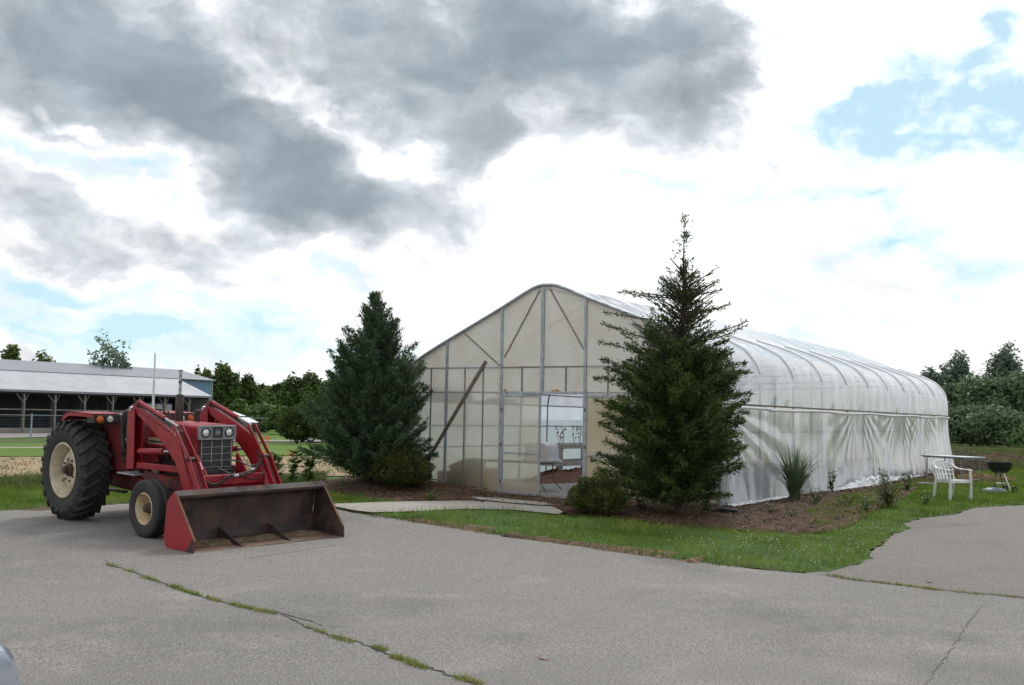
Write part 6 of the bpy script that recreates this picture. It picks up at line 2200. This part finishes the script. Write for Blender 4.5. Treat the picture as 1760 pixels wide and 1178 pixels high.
wood(320, 760, 135, 4.6, 1, 22000, 'dark far wood closing the view behind the left fields')
wood(1500, 2000, 165, 5.6, 2, 16000, 'dark far wood closing the view behind the right meadow')
wood(-700, 330, 140, 4.2, 4, 9000, 'dark far wood behind the shed')

# dark round conifer on the far lawn
p = G(510, 763)
dome_shrub(p, 0.95, 0.95, 2.05, 'cedar_green', 31, 'dark round evergreen bush on the far lawn left of the cedar', n=9000, name='evergreen_bush', cat='bush', group='bushes on the far lawn', lf=0.12)
p = G(566, 764)
dome_shrub(p, 1.1, 1.1, 1.9, 'cedar_green', 33, 'dark evergreen bush mostly hidden by the left cedar', n=7000, name='evergreen_bush', cat='bush', group='bushes on the far lawn', lf=0.12)

# canopies, cars, stakes seen between the loader and the cedar
def canopy(px, d, z, w, lab):
    x, y = polar(px, d)
    t = empty('canopy', (x, y, 0), lab, 'canopy', 'white canopies before the left tree line', rz=math.atan2(_rt[1], _rt[0]))
    MB().prism([(-w/2, z), (0, z+0.30), (w/2, z+0.02), (w/2, z-0.02), (0, z+0.25), (-w/2, z-0.05)], -1.2, 1.2).build('roof', M['canopy_white'], t, bevel=0.02)
    for sx in (-1, 1):
        for sy in (-1, 1):
            MB().box(sx*(w/2-0.08)-0.025, sy*1.1-0.025, 0, sx*(w/2-0.08)+0.025, sy*1.1+0.025, z-0.10).build('leg', M['grey_paint'], t)
M['canopy_white'] = mat('white_canopy_cloth', (0.62, 0.64, 0.68), None, rough=0.7)
canopy(395, 78, 1.42, 1.7, 'upper white canopy roof above the far loader arm')
canopy(419, 66, 1.08, 1.25, 'lower pale blue white canopy roof just right of the far loader arm')

def small_car(px, d, face, paint, lab, L=4.2):
    x, y = polar(px, d)
    t = empty('parked_car', (x, y, 0), lab, 'car', 'cars parked beyond the far lawn', rz=math.atan2(_rt[1], _rt[0])+face)
    prof = [(-2.1, 0.35), (-2.12, 0.75), (-1.95, 0.92), (-1.35, 0.98), (-0.95, 1.36), (0.55, 1.40), (1.15, 0.98), (1.95, 0.86), (2.12, 0.62), (2.08, 0.32), (1.7, 0.28), (-1.7, 0.28)]
    MB().prism(prof, -0.82, 0.82).build('body', paint, t, bevel=0.06)
    for s in (-1, 1):
        MB().prism([(-1.20, 1.00), (-0.88, 1.30), (0.48, 1.33), (0.98, 1.00)], s*0.825-0.004, s*0.825+0.004).build('window', M['car_glass'], t)
        for wx in (-1.35, 1.35):
            w = sub('wheel', t, (wx, s*0.74, 0.31))
            MB().lathe([(0.20, -0.10), (0.30, -0.10), (0.31, 0), (0.30, 0.10), (0.20, 0.10)], axis='Y', n=20, closed=True).build('tyre', M['rubber'], w, smooth=40)
            MB().lathe([(0.20, s*0.09), (0.12, s*0.06), (0, s*0.07)], axis='Y', n=16).build('rim', M['chrome'], w)
    MB().bar((1.16, 0, 1.01), (0.60, 0, 1.40), 1.44, 0.012, (0, 0, 1)).build('windscreen', M['car_glass'], t)
    return t
M['car_white'] = mat('white_car_paint', (0.60, 0.62, 0.64), None, rough=0.3, coat=0.5)
small_car(566, 66, 0.5, M['car_white'], 'white car parked behind the evergreen bush, left of the cedar')
small_car(500, 120, 0.2, M['car_white'], 'tiny white car far away under the trees')
for (px, py, H, lab) in ((455, 790, 0.86, 'left of two thin orange stakes in the field edge'), (459.5, 789, 0.80, 'right of two thin orange stakes in the field edge')):
    x, y = G(px, py)
    t = empty('marker_stake', (x, y, 0), lab, 'stake', 'orange stakes by the field')
    MB().lathe([(0.012, 0), (0.012, H), (0, H+0.01)], n=8).build('rod', M['orange'], t)
    MB().box(-0.02, -0.005, H*0.82, 0.06, 0.005, H*0.95).build('flag', M['orange'], t)
x, y = G(502, 783)
t = empty('marker_cone', (x, y, 0), 'small orange marker cone at the far edge of the dry field', 'cone')
MB().lathe([(0.14, 0.02), (0.06, 0.16), (0.03, 0.22), (0, 0.22)], n=16).build('cone_body', M['orange'], t, smooth=40)
MB().box(-0.16, -0.16, 0, 0.16, 0.16, 0.02).build('base', M['orange'], t)

# ------------------------------------------------------------------ chair, table, grill on the right lawn
A, B, C3 = [np.array(G(*p)) for p in ((1608, 861), (1644, 865), (1671, 862))]
fdir = unit(B-A)
cx, cy = (A+C3)/2
CH = empty('plastic_chair', (cx-0.02, cy-0.05, hz(cx, cy)+0.035), 'white moulded plastic armchair standing on the grass by the lane', 'chair', rz=math.atan2(fdir[1], fdir[0]))
WP = M['white_plastic']
def curved_plate(fn, nu, nv, t, name, par):
    m = MB().grid(fn, nu, nv)
    o = m.build(name, WP, par, smooth=50)
    s = o.modifiers.new('thick', 'SOLIDIFY')
    s.thickness = t
    s.offset = 0
    return o
curved_plate(lambda i, j: (-0.20+0.44*i, (-0.215-0.02*i)+(0.43+0.04*i)*j, 0.405+0.012*math.cos((j-0.5)*3)*-1+0.03*(i > 0.92)*-1+0.02*i), 14, 14, 0.012, 'seat', CH)
# backrest: rim and slats, leaning back
def backpt(u, v):
    """u across -1..1, v up 0..1"""
    w = 0.225+0.035*math.sin(math.pi*min(1, v*0.9))
    x = -0.21-0.15*v-0.05*(1-u*u)*0.6
    z = 0.41+0.40*v*(1-0.10*u*u*v)
    return (x, u*w*(1-0.25*max(0, v-0.8)/0.2), z)
bk_ = MB()
rim = [backpt(-1, v) for v in np.linspace(0, 0.92, 8)]+[backpt(u, 1.0) for u in np.linspace(-0.75, 0.75, 7)]+[backpt(1, v) for v in np.linspace(0.92, 0, 8)]
bk_.tube(rim, 0.017, 7)
for u in (-0.66, -0.34, 0, 0.34, 0.66):
    for v0, v1 in ((0.0, 0.98),):
        P_ = [backpt(u, v) for v in np.linspace(v0, v1, 7)]
        for a, b in zip(P_[:-1], P_[1:]):
            bk_.bar(a, b, 0.052, 0.009, (1, 0, 0.3))
for v in (0.30, 0.72):
    P_ = [backpt(u, v) for u in np.linspace(-1, 1, 9)]
    for a, b in zip(P_[:-1], P_[1:]):
        bk_.bar(a, b, 0.010, 0.035, (0, 0, 1))
bk_.build('backrest', WP, CH, smooth=40)
for s in (-1, 1):
    MB().prism([(0.20, 0.0), (0.265, 0.0), (0.275, 0.40), (0.25, 0.62), (0.215, 0.62), (0.225, 0.40)], s*0.27-0.020, s*0.27+0.020).build('leg', WP, CH, bevel=0.012)
    MB().prism([(-0.33, 0.0), (-0.28, 0.0), (-0.20, 0.34), (-0.17, 0.43), (-0.25, 0.43), (-0.27, 0.34)], s*0.235-0.020, s*0.235+0.020).build('leg', WP, CH, bevel=0.012)
    arm = [(0.28, s*0.275, 0.625), (0.15, s*0.29, 0.640), (0.0, s*0.285, 0.640), (-0.15, s*0.27, 0.655), (-0.24, s*0.25, 0.70), (-0.30, s*0.235, 0.76)]
    am = MB()
    for a, b in zip(arm[:-1], arm[1:]):
        am.bar(a, b, 0.058, 0.018, (0, 0, 1))
    am.build('armrest', WP, CH, bevel=0.006)
    MB().bar((-0.18, s*0.232, 0.385), (0.24, s*0.262, 0.395), 0.012, 0.06, (0, 0, 1)).build('side_rail', WP, CH)
MB().bar((0.235, -0.25, 0.39), (0.235, 0.25, 0.39), 0.012, 0.06).build('front_rail', WP, CH)

# folding table behind it
ta, tb = np.array(G(1592, 829)), np.array(G(1672, 836))
td = unit(tb-ta)
c = ta+td*0.68+np.array((-td[1], td[0]))*0.33
OT = empty('outdoor_table', (c[0], c[1], hz(*c)+0.03), 'pale folding table against the far end of the plastic wall behind the white chair', 'table', rz=math.atan2(td[1], td[0]))
MB().box(-0.84, -0.38, 0.70, 0.84, 0.38, 0.735).build('tabletop', M['galv'], OT, bevel=0.008)
MB().box(-0.80, -0.34, 0.675, 0.80, 0.34, 0.695).build('table_frame', M['grey_paint'], OT)
for sx in (-0.66, 0.66):
    for sy in (-0.31, 0.31):
        MB().tube([(sx, sy, 0.68), (sx, sy, 0)], 0.016, 7).build('leg', M['grey_paint'], OT)
    MB().tube([(sx, -0.31, 0.12), (sx, 0.31, 0.12)], 0.012, 6).build('crossbar', M['grey_paint'], OT)

gx_, gy_ = G(1719, 848)
KG = empty('kettle_grill', (gx_, gy_, hz(gx_, gy_)+0.03), 'black kettle grill without its lid standing on the lawn at the right edge', 'grill', rz=math.atan2(_rt[1], _rt[0]))
MB().lathe([(0.0, 0.44), (0.10, 0.445), (0.19, 0.485), (0.255, 0.56), (0.283, 0.645), (0.286, 0.70), (0.292, 0.708), (0.288, 0.716), (0.278, 0.70), (0.275, 0.645), (0.245, 0.565), (0.18, 0.495), (0, 0.455)], n=40).build('bowl', M['kettle'], KG, smooth=40)
gt = MB()
for k in range(-9, 10):
    q = k*0.028
    w = math.sqrt(max(0, 0.272**2-q*q))
    gt.bar((-w, q, 0.692), (w, q, 0.692), 0.005, 0.005)
gt.lathe([(0.272, 0.688), (0.276, 0.694), (0.270, 0.696)], n=36)
gt.build('cooking_grate', M['galv'], KG)
MB().tube([(0.05, -0.10, 0.46), (0.17, -0.20, 0.02)], 0.017, 8).build('leg', M['white_plastic'], KG)
MB().tube([(-0.10, -0.02, 0.46), (-0.20, -0.10, 0.0)], 0.012, 8).build('leg', M['black'], KG)
MB().tube([(0.05, 0.12, 0.46), (0.20, 0.22, 0.06)], 0.012, 8).build('leg', M['black'], KG)
MB().lathe([(0, 0.20), (0.12, 0.20), (0.13, 0.215), (0.12, 0.215), (0, 0.205)], n=24).build('ash_catcher', M['galv'], KG)
for yy in (-0.24, 0.24):
    MB().lathe([(0.03, -0.015), (0.075, -0.015), (0.078, 0), (0.075, 0.015), (0.03, 0.015)], c=(0.24, yy, 0.078), axis='Y', n=20, closed=True).build('wheel', M['black'], KG)
MB().tube([(-0.29, -0.06, 0.66), (-0.35, -0.05, 0.67), (-0.35, 0.05, 0.67), (-0.29, 0.06, 0.66)], 0.010, 7).build('handle', M['black'], KG)
lx, ly = G(1715, 849)
t = empty('grill_lid', (lx-0.06, ly-0.1, hz(lx, ly)+0.04), 'bluish grey round lid lying on the grass under the kettle grill', 'lid', rz=0)
M['lid_blue'] = mat('blue_grey_enamel', (0.13, 0.16, 0.21), None, rough=0.35)
MB().lathe([(0.285, 0.0), (0.288, 0.015), (0.25, 0.065), (0.16, 0.10), (0.0, 0.115)], n=36).build('lid_shell', M['lid_blue'], t, smooth=50)
MB().tube([(-0.05, 0, 0.11), (-0.045, 0, 0.15), (0.045, 0, 0.15), (0.05, 0, 0.11)], 0.008, 7).build('handle', M['black'], t)

# brush, straw, soil, scraps
def brush(px, py, rx_, hh, n, seed, lab, mt='dry'):
    rs = np.random.RandomState(seed)
    x, y = G(px, py)
    m = MB()
    for k in range(n):
        a = rs.uniform(0, 6.28)
        r = rx_*math.sqrt(rs.rand())
        c = np.array((x+r*math.cos(a), y+r*math.sin(a), 0.03+hh*(1-(r/rx_)**2)*rs.rand()))
        d = rnd_dirs(1, rs)[0]*np.array((1, 1, 0.45))*rs.uniform(0.12, 0.45)
        m.tube([c-d, c+d*0.2+rs.normal(size=3)*0.03, c+d], 0.008, 3, caps=False)
    return tag(m.build('brush_pile', M[mt]), lab, 'brush pile', 'piles of cuttings on the right lawn')
M['grey_twig'] = mat('grey_twigs', (0.13, 0.11, 0.09), (0.20, 0.15, 0.11), 6, rough=0.9)
brush(1655, 806, 1.3, 0.75, 700, 1, 'grey heap of dead brush beyond the outdoor table', 'grey_twig')
brush(1640, 822, 0.8, 0.30, 350, 2, 'low heap of dry cuttings under the end of the outdoor table', 'dry')
M['straw'] = mat('straw', (0.34, 0.25, 0.13), (0.24, 0.16, 0.08), 8, rough=0.9)
brush(1690, 828, 0.75, 0.10, 500, 3, 'flat patch of straw between the chair and the grill', 'straw')
o = heap('soil_bank', *G(1735, 797), 3.2, 1.0, 0.45, M['mulch'], 'dark bank of bare soil across the meadow behind the grill', 'soil', sd=5)
x, y = G(1590, 836)
o = MB().prism([(-0.22, -0.05), (-0.10, 0.10), (0.14, 0.09), (0.24, -0.03), (0.05, -0.11)], 0.0, 0.06, 'XY').build('broken_slab', M['concrete'], bevel=0.015, loc=(x, y, hz(x, y)+0.04))
tag(o, 'small pale broken slab lying in the bark by the chair', 'stone')
x, y = G(1245, 884)
o = MB().tube([(-0.22, -0.1, 0.03), (-0.1, 0.05, 0.05), (0.05, 0.02, 0.04), (0.2, 0.1, 0.03)], 0.035, 8).build('black_drain_pipe', M['black'], smooth=60, loc=(x, y, hz(x, y)+0.03))
tag(o, 'short black drain pipe lying at the foot of the plastic wall beside the right cedar', 'pipe')

# ------------------------------------------------------------------ car whose nose reaches into the lower left corner
hd = R(120.0)
nose = np.array((5.74, -16.36))
ctr = nose-2.2*np.array((math.cos(hd), math.sin(hd)))
CR = empty('parked_car', (ctr[0], ctr[1], hz(*ctr)+0.004), 'silver blue car at the lower left corner, only the edge of its nose in view', 'car', rz=hd)
def car_body(i, j):
    """i along the length, j round the section from right sill over the top to the left sill"""
    x = -2.25+4.45*i
    keys = [(-2.25, 0.78, 0.60), (-2.1, 0.86, 0.93), (-1.5, 0.90, 1.02), (-1.3, 0.90, 1.04), (0.75, 0.90, 1.00), (1.3, 0.90, 0.96), (1.8, 0.89, 0.88), (2.12, 0.88, 0.80), (2.201, 0.87, 0.66)]
    for (a, wa, za), (b, wb, zb) in zip(keys[:-1], keys[1:]):
        if a <= x <= b+1e-9:
            q = (x-a)/(b-a)
            w = wa+(wb-wa)*q
            z = za+(zb-za)*q
            break
    t = j*math.pi
    c, s_ = math.cos(t), math.sin(t)
    yy = -w*math.copysign(abs(c)**0.28, c)
    zz = 0.24+(z-0.24)*abs(s_)**0.30
    bow = 0.08*(yy/0.9)**2 if x > 1.6 else (0.08*(yy/0.9)**2 if x < -1.7 else 0)
    return (x-bow*(1 if x > 0 else -1), yy, zz)
MB().grid(car_body, 60, 40).build('body', M['silver'], CR, smooth=50, fix=False)
MB().prism([(-1.55, 1.00), (-1.0, 1.38), (-0.6, 1.45), (0.1, 1.45), (0.35, 1.40), (1.0, 1.00)], -0.72, 0.72).build('cabin', M['car_glass'], CR, bevel=0.08)
MB().prism([(-0.98, 1.395), (-0.6, 1.462), (0.1, 1.462), (0.33, 1.415), (0.1, 1.452), (-0.6, 1.452)], -0.66, 0.66).build('roof', M['silver'], CR, bevel=0.01)
for s in (-1, 1):
    MB().grid(lambda i, j: (2.085-0.10*((0.55+0.26*i)/0.9)**2+0.012-0.05*j, s*(0.55+0.26*i), 0.60+0.15*j), 6, 4).build('headlight', M['lamp_glass'], CR, smooth=60)
    for wx in (-1.4, 1.4):
        w = sub('wheel', CR, (wx, s*0.80, 0.32))
        MB().lathe([(0.21, -0.11), (0.30, -0.11), (0.32, -0.06), (0.32, 0.06), (0.30, 0.11), (0.21, 0.11)], axis='Y', n=32, closed=True).build('tyre', M['rubber'], w, smooth=40)
        MB().lathe([(0.21, s*0.10), (0.14, s*0.08), (0.05, s*0.10), (0, s*0.10)], axis='Y', n=24).build('rim', M['chrome'], w, smooth=40)
MB().box(1.9, -0.55, 0.33, 2.195, 0.55, 0.50).build('grille', M['black'], CR, bevel=0.02)
MB().tube([(1.60, -0.885, 0.66), (0.6, -0.915, 0.68), (-1.5, -0.915, 0.70)], 0.010, 6).build('trim_strip', M['chrome'], CR)
